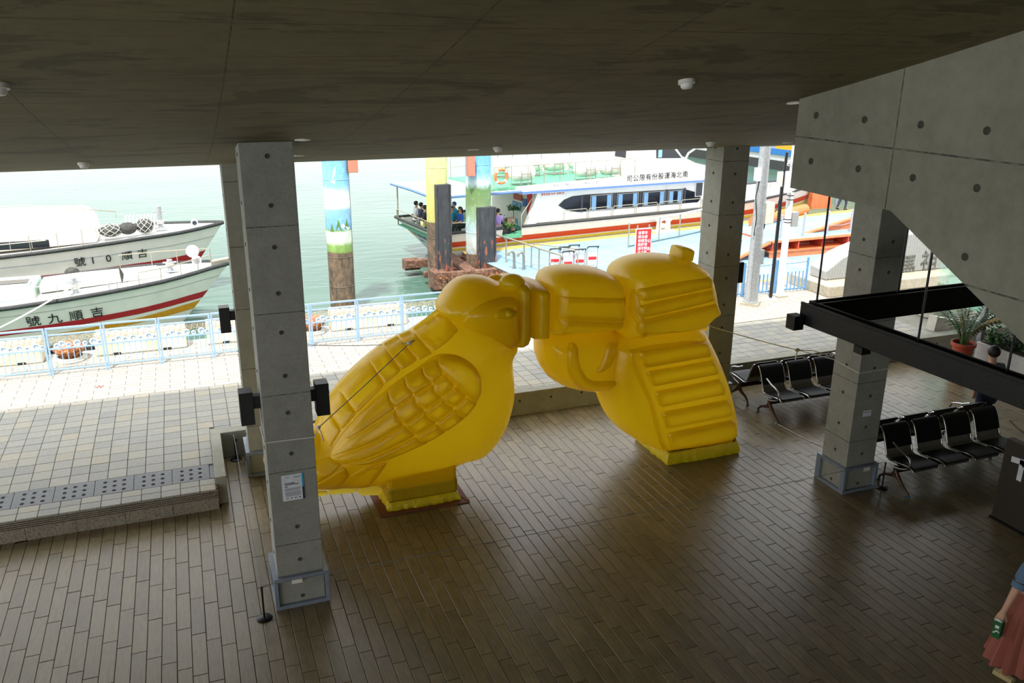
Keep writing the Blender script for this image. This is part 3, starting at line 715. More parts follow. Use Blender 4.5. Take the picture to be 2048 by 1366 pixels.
box_speaker(9.09, 12.55, 2.60, -1, 'black box speaker on the column behind the inflatable pistol')

# --- poster and small plates
po = thing('poster', 'white information sheet with a cyan and navy stripe on the near column', 'poster', (.78, 8.78, 1.35))
MB().box(.662, .897, 8.778, 8.784, 1.346, 1.66).build('sheet', 'paper_white', po, world=True)
MB().box(.877, .897, 8.776, 8.779, 1.50, 1.66).build('stripe', 'poster_cyan', po, world=True); MB().box(.877, .897, 8.776, 8.779, 1.346, 1.4985).build('stripe', 'poster_navy', po, world=True)
text('headline', 'MA23', 'ink_black', .028, (.795, 8.777, 1.617), (1, 0, 0), (0, 0, 1), po, .001, world=True)
for x0, z0, wd in ((.69, 1.555, .11), (.69, 1.538, .15), (.69, 1.514, .035), (.70, 1.372, .022), (.745, 1.372, .022), (.79, 1.372, .022), (.835, 1.372, .022)): MB().box(x0, x0+wd, 8.776, 8.778, z0, z0+.008).build('printed_line', 'ink_black', po, world=True)
m = MB()
for k in range(14):
    if k == 5: continue
    m.box(.69, .69+.17-(.02 if k in (4, 13) else 0), 8.776, 8.778, 1.496-k*.0075, 1.4995-k*.0075)
m.box(.70, .75, 8.776, 8.778, 1.628, 1.633); m.build('printed_text', 'ink_grey', po, world=True)['kind'] = 'stuff'
for (x, y), lab in (((.675, 8.73), 'ivory number plate on the guard frame of the poster column'), ((8.83, 8.73), 'ivory number plate on the guard frame by the benches')):
    tag(MB().box(x, x+.118, y-.004, y+.002, .318, .378).build('number_plate', 'plate_ivory', bevel=.002), lab, 'plate', 'ivory plates on the guard frames')
lp = thing('notice_label', 'small white label on the grey face of the bench column', 'label', (8.92, 8.78, 1.0))
q0 = at_y(1727, 822, 8.784); q1 = at_y(1741, 831, 8.784)
MB().box(q0[0], q1[0], 8.778, 8.784, q1[2], q0[2]).build('card', 'paper_white', lp, world=True); MB().box(q0[0]+.012, q1[0]-.012, 8.776, 8.779, q0[2]-.03, q0[2]-.018).build('printed_line', 'ink_grey', lp, world=True)

# --- barrier posts and cords
def stanchion(x, y, label):
    t_ = thing('barrier_post', label, 'barrier post', (x, y, 0), 0, 'low black barrier posts')
    MB().lathe([(.0, 0), (.085, 0), (.087, .01), (.08, .018), (.02, .026)], n=28).build('base', 'black_steel', t_, smooth=True)
    MB().cyl((0, 0, .02), (0, 0, .39), .011, n=12).build('pole', 'black_steel', t_, smooth=True)
    MB().lathe([(.0115, .385), (.016, .39), (.016, .41), (.010, .416)], n=14).build('cap', 'black_plastic', t_, smooth=True)
    return t_
stanchion(.34, 8.65, 'low black barrier post beside the guard frame of the poster column')
stanchion(.32, 12.95, 'low black barrier post in the corner by the kerb')
stanchion(9.20, 8.70, 'low black barrier post by the leg of the front bench')
def cord(name, pts, r, mat, label, cat='cord', group=None):
    return tag(MB().tube(pts, r, 6).build(name, mat, smooth=True), label, cat, group)
def sag(a, b, s, n=14): a, b = np.array(a), np.array(b); return [a+(b-a)*i/n-np.array((0, 0, s*4*i/n*(1-i/n))) for i in range(n+1)]
cord('barrier_rope', sag((.34, 8.67, .425), (.32, 12.93, .425), .02), .004, 'cord_grey', 'thin grey barrier cord running back from the near post to the kerb', group='barrier cords')
cord('barrier_rope', sag((.36, 8.65, .425), (9.18, 8.70, .425), .03), .004, 'cord_grey', 'thin grey barrier cord stretched across the floor to the benches', group='barrier cords')
# guy ropes of the sculpture
gr1 = thing('guy_rope', 'white guy rope tied around the near column and up to the wing of the bird', 'rope', (.78, 8.78, 2.07))
MB().tube([(.522, 9.30, 2.05), (.522, 8.777, 2.08), (1.053, 8.777, 2.068), (1.053, 9.30, 2.05)], .007, 6).build('loop', 'rope_white', gr1, world=True, smooth=True)
k1, k2 = body.hit([(815, 682)])[0], at_y(637, 855, 10.15)
K1 = (k1[0], float(body.Y(np.array([k1]))[0])-.10, k1[1])
MB().tube([(1.053, 8.79, 2.068), tuple(k2)], .006, 6).build('tie', 'rope_white', gr1, world=True, smooth=True)
MB().tube(sag(k2, K1, .01), .006, 6).build('line', 'cord_grey', gr1, world=True, smooth=True)
MB().tube([tuple(k2), (k2[0]+.03, k2[1], k2[2]-.08), (k2[0]+.05, k2[1], k2[2]-.2)], .008, 6).build('tail', 'rope_white', gr1, world=True, smooth=True)
MB().sphere(tuple(k2), .025, sq=(1.2, 1, 1)).build('knot', 'rope_white', gr1, world=True, smooth=True); MB().sphere(K1, .028, sq=(1.3, 1, 1)).build('knot', 'rope_white', gr1, world=True, smooth=True)
MB().tube([K1, (k1[0]+.12, K1[1]+.08, k1[1]+.02)], .013, 8).build('anchor_strap', 'rope_tan', gr1, world=True, smooth=True)
MB().tube(sag(K1, (1.02, 12.42, 2.02), .04), .005, 6).build('line', 'cord_grey', gr1, world=True, smooth=True)
gr2 = thing('guy_rope', 'tan guy rope from the pistol grip to the column between the benches', 'rope', (8.5, 8.8, 1.87))
a = (7.28, 10.95, 2.12); kn = at_x(1595, 700, 8.05)
MB().tube(sag(a, kn, .02), .007, 6).build('line', 'rope_tan', gr2, world=True, smooth=True)
MB().tube([tuple(kn), (8.537, 9.30, 1.90), (8.537, 8.777, 1.868), (9.068, 8.777, 1.873)], .007, 6).build('loop', 'rope_white', gr2, world=True, smooth=True)
MB().tube([tuple(kn), (kn[0]+.22, kn[1]-.08, kn[2]-.01), (8.54, 9.32, 1.93)], .006, 6).build('line', 'rope_tan', gr2, world=True, smooth=True)
MB().tube([tuple(kn), (kn[0]-.01, kn[1], kn[2]-.08), (kn[0]-.02, kn[1], kn[2]-.14)], .011, 6).build('tail', 'rope_white', gr2, world=True, smooth=True)
MB().sphere(tuple(kn), .026, sq=(1.5, 1, 1)).build('knot', 'rope_tan', gr2, world=True, smooth=True)
cord('loose_rope', [at_z(1550, 845, .01), at_z(1600, 872, .01), at_z(1645, 893, .01)], .005, 'rope_white', 'thin white cord lying on the floor between bench and column')

# --- benches
PROF = [(.0, .405), (.015, .425), (.06, .437), (.18, .432), (.34, .412), (.45, .400), (.515, .425), (.545, .49), (.575, .58), (.62, .70), (.665, .79), (.70, .825), (.725, .825)]
def strip(prof, x0, x1, th, name, mat, parent):
    m = MB(); n = len(prof); P_ = np.array(prof); tg = np.gradient(P_, axis=0); tg /= np.hypot(*tg.T)[:, None]; nr = np.stack([-tg[:, 1], tg[:, 0]], 1)
    vs = []
    for x in (x0, x1):
        vs += [(x, p[0], p[1]) for p in P_]+[(x, *(p+q*th)) for p, q in zip(P_, nr)]
    fs = []
    for i in range(n-1):
        fs += [(i, i+1, 2*n+i+1, 2*n+i), (n+i, 3*n+i, 3*n+i+1, n+i+1), (i, n+i, n+i+1, i+1), (2*n+i, 2*n+i+1, 3*n+i+1, 3*n+i)]
    fs += [(0, 2*n, 3*n, n), (n-1, 2*n-1, 4*n-1, 3*n-1)]
    m.add(vs, fs); return m.build(name, mat, parent, smooth=True)
def make_bench(label, loc, rz, group):
    b = thing('beam_bench', label, 'bench', loc, rz, group)
    for k in range(4):
        x0 = k*.592; x1 = x0+.48
        sh = strip(PROF, x0+.012, x1-.012, .006, 'seat_shell', 'perforated_steel', b)
        strip([(p[0], p[1]+.004) for p in PROF[1:6]], x0+.02, x1-.02, .028, 'seat_pad', 'black_leather', sh)
        strip([(.56, .535), (.575, .58), (.62, .70), (.665, .79), (.70, .826), (.728, .828)], x0+.02, x1-.02, .030, 'back_pad', 'black_leather', sh)
        for x in (x0, x1):
            MB().tube([(x, p[0], p[1]+.004) for p in PROF], .014, 8).build('edge_tube', 'chrome', sh, smooth=True)
        MB().box(x0+.1, x0+.38, .26, .40, .33, .40).build('seat_bracket', 'black_steel', sh)
    MB().box(.02, 2.24, .28, .36, .27, .335).build('beam', 'black_steel', b, bevel=.006)
    for x in (.0, 2.256):
        lg = MB().tube([(x, .32, .30), (x, .26, .21), (x, .13, .10), (x, .04, .05), (x, .03, .02)], [.032, .034, .022, .018, .016], 10)
        lg.tube([(x, .32, .27), (x, .38, .20), (x, .52, .15), (x, .60, .08), (x, .61, .02)], [.034, .030, .022, .018, .016], 10).tube([(x, .32, .20), (x, .32, .36)], .035, 10)
        l = lg.build('leg', 'brown_metal', b, smooth=True)
        f = MB().lathe([(.0, 0), (.028, 0), (.03, .012), (.02, .028)], (x, .03, 0), 14).build('foot_pad', 'rubber_blue', l, smooth=True); MB().lathe([(.0, 0), (.028, 0), (.03, .012), (.02, .028)], (x, .61, 0), 14).build('foot_pad', 'rubber_blue', l, smooth=True)
        xa = x-.03 if x < 1 else x+.03
        MB().tube([(xa, .34, .34), (xa, .20, .37), (xa, .09, .42), (xa, .045, .50), (xa, .08, .585), (xa, .17, .62), (xa, .28, .645), (xa, .37, .69), (xa, .42, .71)], .014, 8).build('armrest', 'chrome', b, smooth=True)
    return b
G = 'black seats of the waiting benches'
make_bench('black four-seat bench facing the viewer between the columns, behind the inflatable grip', (9.23, 11.15, 0), 0, G)
make_bench('black four-seat bench facing the water, back to back behind the column', (9.23+2.256, 12.68, 0), PI, G)
make_bench('black four-seat bench facing the viewer beside the barrier post', (9.345, 8.315, 0), 0, G)
make_bench('black four-seat bench turned away, back to back with the front bench', (9.345+2.256, 9.9, 0), PI, G)

# --- dark sign with an arrow at the edge of the picture
sg_ = thing('direction_sign', 'dark brown standing sign with a white arrow beside the front bench', 'sign', (10.0, 7.0, 0))
MB().box(10.0, 10.12, 6.3, 7.5, 0, 1.2).build('board', 'sign_brown', sg_, world=True, bevel=.006); MB().box(9.98, 10.14, 6.28, 7.52, 0, .03).build('base', 'black_steel', sg_, world=True)
ac = at_x(2041, 940, 9.99)
def ap(u, v): return (9.992, ac[1]-u, ac[2]+v)
m = MB()
for poly in ([(-.035, -.16), (.035, -.16), (.035, .14), (-.035, .14)], [(-.16, .05), (-.16, .13), (.02, .155), (.02, .075)], [(.16, .0), (.11, -.05), (-.01, .08), (.035, .155)]):
    m.prism(poly, lambda a, b: ap(a, b), lambda a, b: (9.999, ac[1]-a, ac[2]+b))
m.build('arrow', 'paper_white', sg_, world=True)

# --- smoke detectors and flush lights in the ceiling
def on_ceiling(px, py):
    d_ = ray(px, py); t0 = 5.0
    for _ in range(60):
        p_ = EYE+d_*t0; t0 += (zceil(p_[1])-p_[2])*.6/(d_[2]+.2)
    return EYE+d_*t0
def slope_at(y): return math.atan((zceil(y+.05)-zceil(y-.05))/.1)
for (px, py), lab in (((1373, 160), 'round white smoke detector on the ceiling above the pistol'), ((1421, 284), 'small smoke detector near the column behind the pistol'), ((996, 294), 'small smoke detector above the bird head near the ceiling edge'), ((167, 325), 'small smoke detector above the moored boats'), ((-6, 168), 'smoke detector cut off by the edge of the picture')):
    p_ = on_ceiling(px, py); o = thing('smoke_detector', lab, 'detector', tuple(p_), 0, 'smoke detectors'); o.rotation_euler = (slope_at(p_[1]), 0, 0)
    MB().lathe([(.0, .012), (.062, .012), (.064, -.028), (.058, -.03)], n=24).build('base_ring', 'detector_white', o, smooth=True)
    MB().lathe([(.048, -.028), (.046, -.05), (.036, -.062), (.0, -.064)], n=24).build('cap', 'detector_white', o, smooth=True)
for (px, py), lab in (((605, 279), 'flush white ceiling light right of the poster column'), ((595, 311), 'flush ceiling light behind the poster column'), ((947, 299), 'flush ceiling light above the mural piles'), ((1575, 285), 'flush ceiling light by the camera pole'), ((1590, 205), 'flush ceiling light at the end of the stair parapet')):
    p_ = on_ceiling(px, py); o = thing('ceiling_light', lab, 'ceiling light', tuple(p_), 0, 'flush ceiling lights'); o.rotation_euler = (slope_at(p_[1]), 0, 0)
    MB().lathe([(.0, .01), (.075, .01), (.078, -.006), (.066, -.012)], n=24, cap=False).build('trim_ring', 'detector_white', o, smooth=True); MB().lathe([(.0, -.008), (.066, -.009)], n=24, cap=False).build('lens', 'lamp_glass', o)
# ================================================================== ON THE QUAY
plain('fence_blue', (156, 188, 222), .5, noise=.05); plain('fence_blue_deep', (104, 154, 200), .5, noise=.06); plain('cloud_white', (198, 208, 220), .6); plain('lattice_rust', (196, 182, 160), .7, noise=.3, nscale=30)
t = NT('block_cream'); n = t.noise(t.co(), 2.5, 5); n2 = t.noise(t.co(), 9, 3, .5, 1.5)
t.base(t.mix(t.ramp(n, [(.35, L((214, 206, 172))), (.65, L((218, 214, 204)))]), t.ramp(n2, [(.56, (1, 1, 1)), (.62, (.72, .84, .95))]), .5, 'MULTIPLY')); t.set(Roughness=.8); t.bump(n, .2, .01)
t = NT('rust_iron'); n = t.noise(t.co(), 14, 6, .7); t.base(t.ramp(n, [(.3, L((70, 34, 18))), (.5, L((150, 84, 44))), (.68, L((214, 168, 116)))])); t.set(Roughness=.85); t.bump(n, .6, .02)
plain('rubber_black', (34, 35, 36), .7, noise=.3); plain('galvanised', (176, 180, 184), .45, .5, noise=.12, nscale=20); plain('pole_white', (226, 228, 230), .45); plain('box_cream', (222, 220, 208), .5); plain('pole_black', (34, 34, 36), .4)
plain('stone_grey', (168, 170, 170), .8, noise=.12, nscale=40); plain('stone_dark', (112, 112, 108), .85, noise=.2); plain('plinth_stone', (176, 168, 150), .8, noise=.1, nscale=14)
plain('camera_dark', (60, 64, 74), .2); plain('cable_black', (20, 20, 20), .6); plain('petal_red', (188, 60, 44), .7)

# --- pale blue railing panels with a wave lattice and cloud cut-outs
def fence_panel(x0, label, first=None):
    if first is not None:
        return copy_tree(first, (x0, 16.88+qy(x0), ZP), None, label)
    w = .90; f = thing('railing_panel', label, 'railing', (x0, 16.88+qy(x0), ZP), 0, 'pale blue railing panels along the quay')
    for x in (0, w): MB().bar((x, 0, 0), (x, 0, .905), .032, .032, up=(1, 0, 0)).build('post', 'fence_blue', f)
    for z, h in ((.89, .032), (.765, .026), (.50, .026), (.10, .024)): MB().bar((.016, 0, z), (w-.016, 0, z), .026, h).build('rail', 'fence_blue', f)
    for k in range(8):
        x = w*(k+1)/9; MB().bar((x, 0, .11), (x, 0, .49), .013, .013, up=(1, 0, 0)).build('bar', 'fence_blue', f)
    for i in range(5):
        z = .625+i*.027; MB().tube([(.02+.0*i, 0, z), (.2, 0, z+.02), (.42, 0, z-.012), (.66, 0, z+.022), (w-.02, 0, z)], .006, 5).build('wave_line', 'lattice_rust', f)
    for k in range(9):
        a = .05+.1*k; MB().tube([(a, 0, .60), (a+.05, 0, .755)], .006, 5).build('cross_line', 'lattice_rust', f)
    for cx, cz, r in ((.13, .555, .05), (.22, .585, .06), (.33, .56, .05), (.47, .575, .065), (.60, .555, .045), (.74, .58, .065), (.84, .555, .04)):
        m = MB(); n = 18
        vs = [(cx+r*math.cos(2*PI*k/n), y, max(.505, cz+r*math.sin(2*PI*k/n))) for y in (-.006, .006) for k in range(n)]
        m.add(vs, [tuple(range(n))[::-1], tuple(range(n, 2*n))]+[(k, (k+1) % n, n+(k+1) % n, n+k) for k in range(n)])
        c = m.build('cloud', 'cloud_white', f)
        MB().tube([(cx+(r*.7-.004*j)*math.cos(j*.55), -.012, cz+(r*.7-.004*j)*math.sin(j*.55)) for j in range(9)], .004, 4).build('cloud_curl', 'fence_blue_deep', c)
    MB().bar((w, 0, .70), (w+.028, 0, .70), .02, .02).build('coupling', 'fence_blue', f)
    return f
labs = ['pale blue railing panel cut by the edge of the picture', 'pale blue railing panel in front of the rusty bollard by the striped bow', 'pale blue railing panel below the yellow hull stripe', 'pale blue railing panel before the open gap in the cream blocks', 'pale blue railing panel touching the half hidden column',
        'pale blue railing panel hidden behind the columns', 'pale blue railing panel just right of the near column', 'pale blue railing panel in front of the mural pile with gulls', 'pale blue railing panel before the last cream block', 'pale blue railing panel ending behind the bird back', 'pale blue railing panel behind the bird neck', 'pale blue railing panel behind the bird head']
fp0 = None
for i in range(12):
    x = -3.555+i*.9465
    if x > 5.2: break
    f = fence_panel(x, labs[i], fp0); fp0 = fp0 or f

# --- cream blocks, bollards, fender
for x0, x1, lab in ((-4.6, -2.86, 'cream painted concrete block at the edge of the picture behind the railing'), (-1.95, -.27, 'cream painted concrete block below the bow of the striped boat'), (.12, 1.75, 'cream painted concrete block behind the half hidden column'), (2.64, 4.30, 'whitish concrete block in front of the gull mural pile')):
    b = thing('quay_block', lab, 'concrete block', ((x0+x1)/2, 18.0, ZP), 0, 'cream concrete blocks on the quay edge')
    y0 = 17.72+qy(x0); MB().box(x0, x1, y0, y0+.42, ZP, .86).build('block', 'block_cream', b, world=True, bevel=.03)
    MB().box(x0+.3, x0+.45, y0-.003, y0+.2, ZP, ZP+.05).build('lifting_slot', 'rubber_black', b, world=True); MB().box(x1-.45, x1-.3, y0-.003, y0+.2, ZP, ZP+.05).build('lifting_slot', 'rubber_black', b, world=True)
for x, y, lab in ((-2.39, 17.66, 'rusty mushroom bollard in the gap between the cream blocks'), (2.25, 17.86, 'rusty mushroom bollard right of the near column')):
    b = thing('bollard', lab, 'bollard', (x, y, ZP), 0, 'rusty bollards')
    MB().lathe([(.0, 0), (.27, 0), (.28, .03), (.24, .05)], n=28).build('base_flange', 'block_cream', b, smooth=True)
    MB().lathe([(.18, .03), (.16, .08), (.17, .13), (.25, .17), (.29, .23), (.28, .29), (.22, .335), (.10, .355), (.0, .35)], n=32).build('head', 'rust_iron', b, smooth=True)
    MB().tube([(.23*math.cos(a), .23*math.sin(a), .07) for a in np.linspace(0, 2*PI, 24, endpoint=False)], .022, 6, closed=True).build('mooring_loop', 'rope_white', b, smooth=True)
fd = thing('rubber_fender', 'black rubber fender on the quay edge behind the bollard', 'fender', (-2.4, 18.3, -.4))
for x in (-2.75, -2.35, -1.98):
    MB().tube([(x+.18*math.cos(a), 18.36, .22+.24*math.sin(a)) for a in np.linspace(0, 2*PI, 20, endpoint=False)], .085, 8, closed=True).build('tyre', 'rubber_black', fd, world=True, smooth=True)
MB().box(-2.9, -1.8, 18.22, 18.3, -.5, .40).build('backing', 'rubber_black', fd, world=True)
lf = thing('fallen_flower', 'small red flower lying on the granite paving', 'flower', tuple(at_z(200, 774, ZP)))
for k in range(4):
    a = k*PI/2+.4; MB().add([(0, 0, .008), (.05*math.cos(a-.3), .05*math.sin(a-.3), .012), (.085*math.cos(a), .085*math.sin(a), .006), (.05*math.cos(a+.3), .05*math.sin(a+.3), .012)], [(0, 1, 2, 3)]).build('petal', 'petal_red', lf, fix=False)

# --- deeper blue railing on the far side of the kerb, with free standing bars
rp0 = None
for i, lab in enumerate(('blue bar railing section left of the camera pole', 'blue bar railing section between the camera pole and the black pole', 'blue bar railing section between the white pole and the stone plinth')):
    x0 = 11.76+i*.965
    if rp0 is not None: copy_tree(rp0, (x0, 17.26, ZP), None, lab); continue
    rp0 = f = thing('bar_railing', lab, 'railing', (x0, 17.26, ZP), 0, 'blue bar railings')
    for x in (0, .93): MB().bar((x, 0, 0), (x, 0, .86), .04, .04, up=(1, 0, 0)).build('post', 'fence_blue_deep', f)
    MB().bar((.02, 0, .07), (.91, 0, .07), .03, .035).build('rail', 'fence_blue_deep', f)
    for k in range(7):
        x = .93*(k+1)/8; MB().bar((x, 0, .087), (x, 0, .52), .022, .022, up=(1, 0, 0)).build('bar', 'fence_blue_deep', f)
    MB().tube(sag((.02, 0, .76), (.91, 0, .76), .02), .006, 5).build('wire', 'cable_black', f)

# --- poles with cameras and boxes
p1_ = thing('camera_pole', 'thick grey steel pole with dome camera and switch box', 'pole', (12.5, 16.62, ZP))
MB().lathe([(.30, -.0), (.30, .06)], n=4).build('footing', 'plinth_stone', p1_); MB().lathe([(.20, .06), (.20, .09), (.165, .10), (.155, .35), (.15, .4), (.105, 5.6)], n=20).build('shaft', 'galvanised', p1_, smooth=True)
MB().box(.11, .34, -.12, .12, 1.95, 2.45).build('switch_box', 'box_cream', p1_, bevel=.01); MB().box(.0, .12, -.03, .03, 2.15, 2.22).build('bracket', 'galvanised', p1_)
MB().box(-.19, -.09, -.08, .08, 2.95, 3.25).build('junction_box', 'pole_white', p1_, bevel=.01); MB().box(.02, .16, -.14, -.09, 1.0, 1.35).build('meter_box', 'galvanised', p1_, bevel=.006)
MB().box(-.16, .16, -.15, .15, 3.92, 4.12).build('clamp', 'pole_white', p1_, bevel=.015); MB().tube([(-.1, 0, 4.08), (-.3, 0, 4.15), (-.34, 0, 4.0)], .035, 8).build('camera_arm', 'pole_white', p1_, smooth=True)
cm = MB().lathe([(.0, 0), (.11, 0), (.12, -.1), (.11, -.14)], (-.36, 0, 4.0), 18).build('dome_housing', 'pole_white', p1_, smooth=True); MB().sphere((-.36, 0, 3.86), .10).build('dome', 'camera_dark', cm, smooth=True)
for k in range(3): MB().tube([(.2, .02*k, 1.95), (.18, .02*k, 1.82), (.08, .02*k, 1.78-.05*k), (.02, .02*k, 1.9)], .012, 5).build('cable', 'cable_black', p1_, smooth=True)
MB().tube([(-.12, -.05, 2.95), (-.17, -.05, 2.6), (-.12, -.08, 2.1), (-.16, -.1, 1.7)], .012, 5).build('cable', 'cable_black', p1_, smooth=True)
MB().cyl((-.13, -.12, .06), (-.13, -.12, 1.9), .022).build('conduit', 'galvanised', p1_, smooth=True)
p2_ = thing('equipment_pole', 'thin black pole with white aerial box', 'pole', (13.27, 16.87, ZP))
MB().lathe([(.0, 0), (.14, 0), (.14, .02), (.05, .025)], n=20).build('base_plate', 'pole_white', p2_, smooth=True); MB().cyl((0, 0, .02), (0, 0, 3.0), .042).build('shaft', 'pole_black', p2_, smooth=True)
MB().box(.02, .24, -.09, .09, 2.6, 3.1).build('aerial_box', 'pole_white', p2_, bevel=.01); MB().box(-.14, -.03, -.05, .05, 2.75, 3.1).build('side_box', 'box_cream', p2_, bevel=.01); MB().cyl((.02, 0, 3.0), (.04, 0, 3.55), .035).build('antenna', 'pole_black', p2_, smooth=True)
for a in (-.1, .05, .2, .35): MB().tube([(.05, 0, 3.25), (.35+a*.3, 0, 3.3+a), (.5, .05, 3.2+a*.6)], .012, 5).build('aerial_rod', 'galvanised', p2_, smooth=True)
MB().tube([(-.02, 0, 2.6), (-.08, 0, 2.2), (-.3, 0, 2.0), (-.7, 0, 1.98)], .01, 5).build('cable', 'cable_black', p2_, smooth=True)
p3_ = thing('camera_pole', 'slim white pole with two white dome cameras and cable ties', 'pole', (13.64, 17.0, ZP))
MB().box(-.15, .15, -.15, .15, 0, .03).build('base_plate', 'plinth_stone', p3_); MB().lathe([(.10, .02), (.085, .3), (.075, 4.7)], n=18).build('shaft', 'pole_white', p3_, smooth=True)
for z in (1.85, 1.92, 2.4, 2.5, 2.6, 2.75, 2.9): MB().lathe([(.084, 0), (.086, .01), (.084, .02)], (0, 0, z), 16, cap=False).build('cable_tie', 'cable_black', p3_)
MB().box(.08, .26, -.08, .08, 1.75, 2.1).build('grey_box', 'stone_grey', p3_, bevel=.008)
for z, s in ((3.75, -1), (4.15, -1)):
    MB().tube([(0, 0, z+.25), (s*.2, 0, z+.3), (s*.26, 0, z+.2)], .03, 8).build('camera_arm', 'pole_white', p3_, smooth=True)
    cm = MB().lathe([(.0, .12), (.09, .12), (.15, .0), (.13, -.02)], (s*.26, 0, z+.1), 18).build('dome_housing', 'pole_white', p3_, smooth=True); MB().sphere((s*.26, 0, z+.08), .10).build('dome', 'camera_dark', cm, smooth=True)

# --- inscribed stone on its plinth
pl = thing('stone_plinth', 'low pale stone plinth carrying the inscribed rock', 'plinth', (16.7, 17.2, ZP))
MB().box(14.68, 19.4, 16.45, 18.0, ZP, .695).build('slab', 'plinth_stone', pl, world=True, bevel=.02)
st = thing('inscribed_stone', 'grey ribbed rock inscribed with two dark characters', 'stone', (17.2, 17.2, .70))
poly = [(15.02, .70), (15.0, .93), (15.25, 1.08), (15.5, 1.25), (15.9, 1.38), (16.5, 1.55), (17.3, 1.72), (18.1, 1.76), (18.9, 1.6), (19.3, 1.2), (19.3, .70)]
MB().prism(poly, lambda a, b: (a, 17.02, b), lambda a, b: (a, 17.62, b+(.06 if b > .8 else 0))).build('rock', 'stone_grey', st, world=True, bevel=.03)
for k in range(100):
    x = 15.05+k*.042; zt = np.interp(x, [p[0] for p in poly[1:10]], [p[1] for p in poly[1:10]])-.03
    if k % 2 == 0: MB().box(x, x+.02, 17.008, 17.022, .71, zt).build('rib', 'stone_grey', st, world=True)
c_ = at_y(1812, 548, 17.0); text('inscription', '馬', 'stone_dark', .62, (c_[0]-.30, 17.006, c_[2]), (1, 0, 0), (0, 0, 1), st, .02, world=True)
c_ = at_y(1856, 540, 17.0); text('inscription', '祖', 'stone_dark', .62, (c_[0]-.30, 17.006, c_[2]+.02), (1, 0, 0), (0, 0, 1), st, .02, world=True)

# --- glass screens, planters and pots on the far side of the hall
def glass(name, lab, quad, grp=None):
    o = MB().add([tuple(q) for q in quad]+[(q[0]+.012, q[1]+.012, q[2]) for q in quad], [(0, 1, 2, 3), (7, 6, 5, 4), (0, 4, 5, 1), (1, 5, 6, 2), (2, 6, 7, 3), (3, 7, 4, 0)]).build(name, 'clear_glass')
    return tag(o, lab, 'glass screen', grp)
glass('glass_screen', 'clear glass screen in front of the inscribed stone plinth', [(18.4, 16.3, ZP), (21.5, 16.3, ZP), (21.5, 16.3, 2.4), (18.4, 16.3, 2.4)], 'glass screens')
glass('glass_screen', 'greenish glass screen on top of the sloping low wall', [(15.1, 13.62, .735), (18.5, 13.62, .54), (18.5, 13.62, 2.6), (15.05, 13.62, 2.6)], 'glass screens')
lw = MB().prism([(15.0, .3), (15.05, .72), (15.9, .52), (18.5, .45), (18.5, .3)], lambda a, b: (a, 13.45, b), lambda a, b: (a, 13.68, b)).build('low_wall', 'concrete_pale'); tag(lw, 'low pale concrete wall under the glass screen', None, kind='structure')
tag(MB().box(17.0, 24, 13.1, 13.4, -.3, 5.0).build('light_block_wall', 'concrete_kerb'), 'added concrete wall blocking light beside the glass', None, kind='structure')  # added wall, blocks light that would enter past the kerb end
for x, y, lab in ((15.75, 12.9, 'grey steel door post behind the potted palm'), (16.1, 11.4, 'grey steel door post beside the planter')):
    dp = thing('door_post', lab, 'post', (x, y, 0), 0, 'steel door posts'); MB().box(x-.06, x+.0, y-.04, y+.04, 0, 3.2).build('outer_profile', 'galvanised', dp, world=True); MB().box(x+.001, x+.07, y-.05, y+.05, 0, 3.2).build('inner_profile', 'pole_black', dp, world=True)
tb = thing('round_planter', 'round pale concrete tub behind the glass', 'planter', (15.95, 14.4, ZP))
MB().lathe([(.34, 0), (.36, .42), (.31, .42), (.30, .34)], n=28, cap=False).build('tub', 'concrete_pale', tb, smooth=True); MB().lathe([(.0, .35), (.30, .35)], n=24, cap=False).build('soil_disc', 'soil', tb)
pb = thing('planter_box', 'long white planter box beside the potted palm', 'planter', (15.1, 10.8, 0))
MB().box(14.82, 15.3, 9.2, 12.2, 0, .58).build('trough', 'planter_white', pb, world=True, bevel=.01); MB().box(14.87, 15.25, 9.25, 12.15, .56, .595).build('soil_bed', 'soil', pb, world=True)
rp = random.Random(5)
def leafy(n, cx, cy, cz, sx, sy, sz, name, mat, parent, size):
    m = MB()
    for _ in range(n):
        p = np.array((cx+rp.uniform(-sx, sx), cy+rp.uniform(-sy, sy), cz+rp.uniform(0, sz)*rp.random())); a = rp.uniform(0, 2*PI); e = rp.uniform(-.2, .9); L_ = size*rp.uniform(.6, 1.2)
        dr = np.array((math.cos(a)*math.cos(e), math.sin(a)*math.cos(e), math.sin(e))); sd = np.array((-math.sin(a), math.cos(a), 0)); w = L_*.36; up = np.cross(dr, sd)*L_*.12
        m.add([p, p+dr*L_*.5+sd*w-up, p+dr*L_, p+dr*L_*.5-sd*w-up, p+dr*L_*.5+up], [(0, 1, 4), (1, 2, 4), (2, 3, 4), (3, 0, 4)])
    return m.build(name, mat, parent, world=True, fix=False)
for i, yy in enumerate((11.95, 11.5, 11.0, 10.5, 10.0)):
    s_ = thing('shrub', ('leafy green shrub at the palm end of the white planter', 'second leafy shrub in the white planter', 'middle leafy shrub in the white planter', 'fourth leafy shrub in the white planter', 'leafy shrub at the viewer end of the white planter')[i], 'shrub', (15.06, yy, .595), 0, 'shrubs in the white planter')
    for k in range(4): MB().tube([(15.06, yy, .58), (15.06+rp.uniform(-.1, .1), yy+rp.uniform(-.12, .12), .72), (15.06+rp.uniform(-.2, .2), yy+rp.uniform(-.22, .22), .86)], .008, 5).build('stem', 'leaf_dark', s_, world=True)
    o = leafy(170, 15.06, yy, .62, .15, .17, .38, 'foliage', 'leaf_green' if i % 2 == 0 else 'leaf_dark', s_, .11); o['kind'] = 'stuff'
pt = thing('flower_pot', 'orange terracotta flower pot holding the palm', 'pot', (14.3, 12.05, 0))
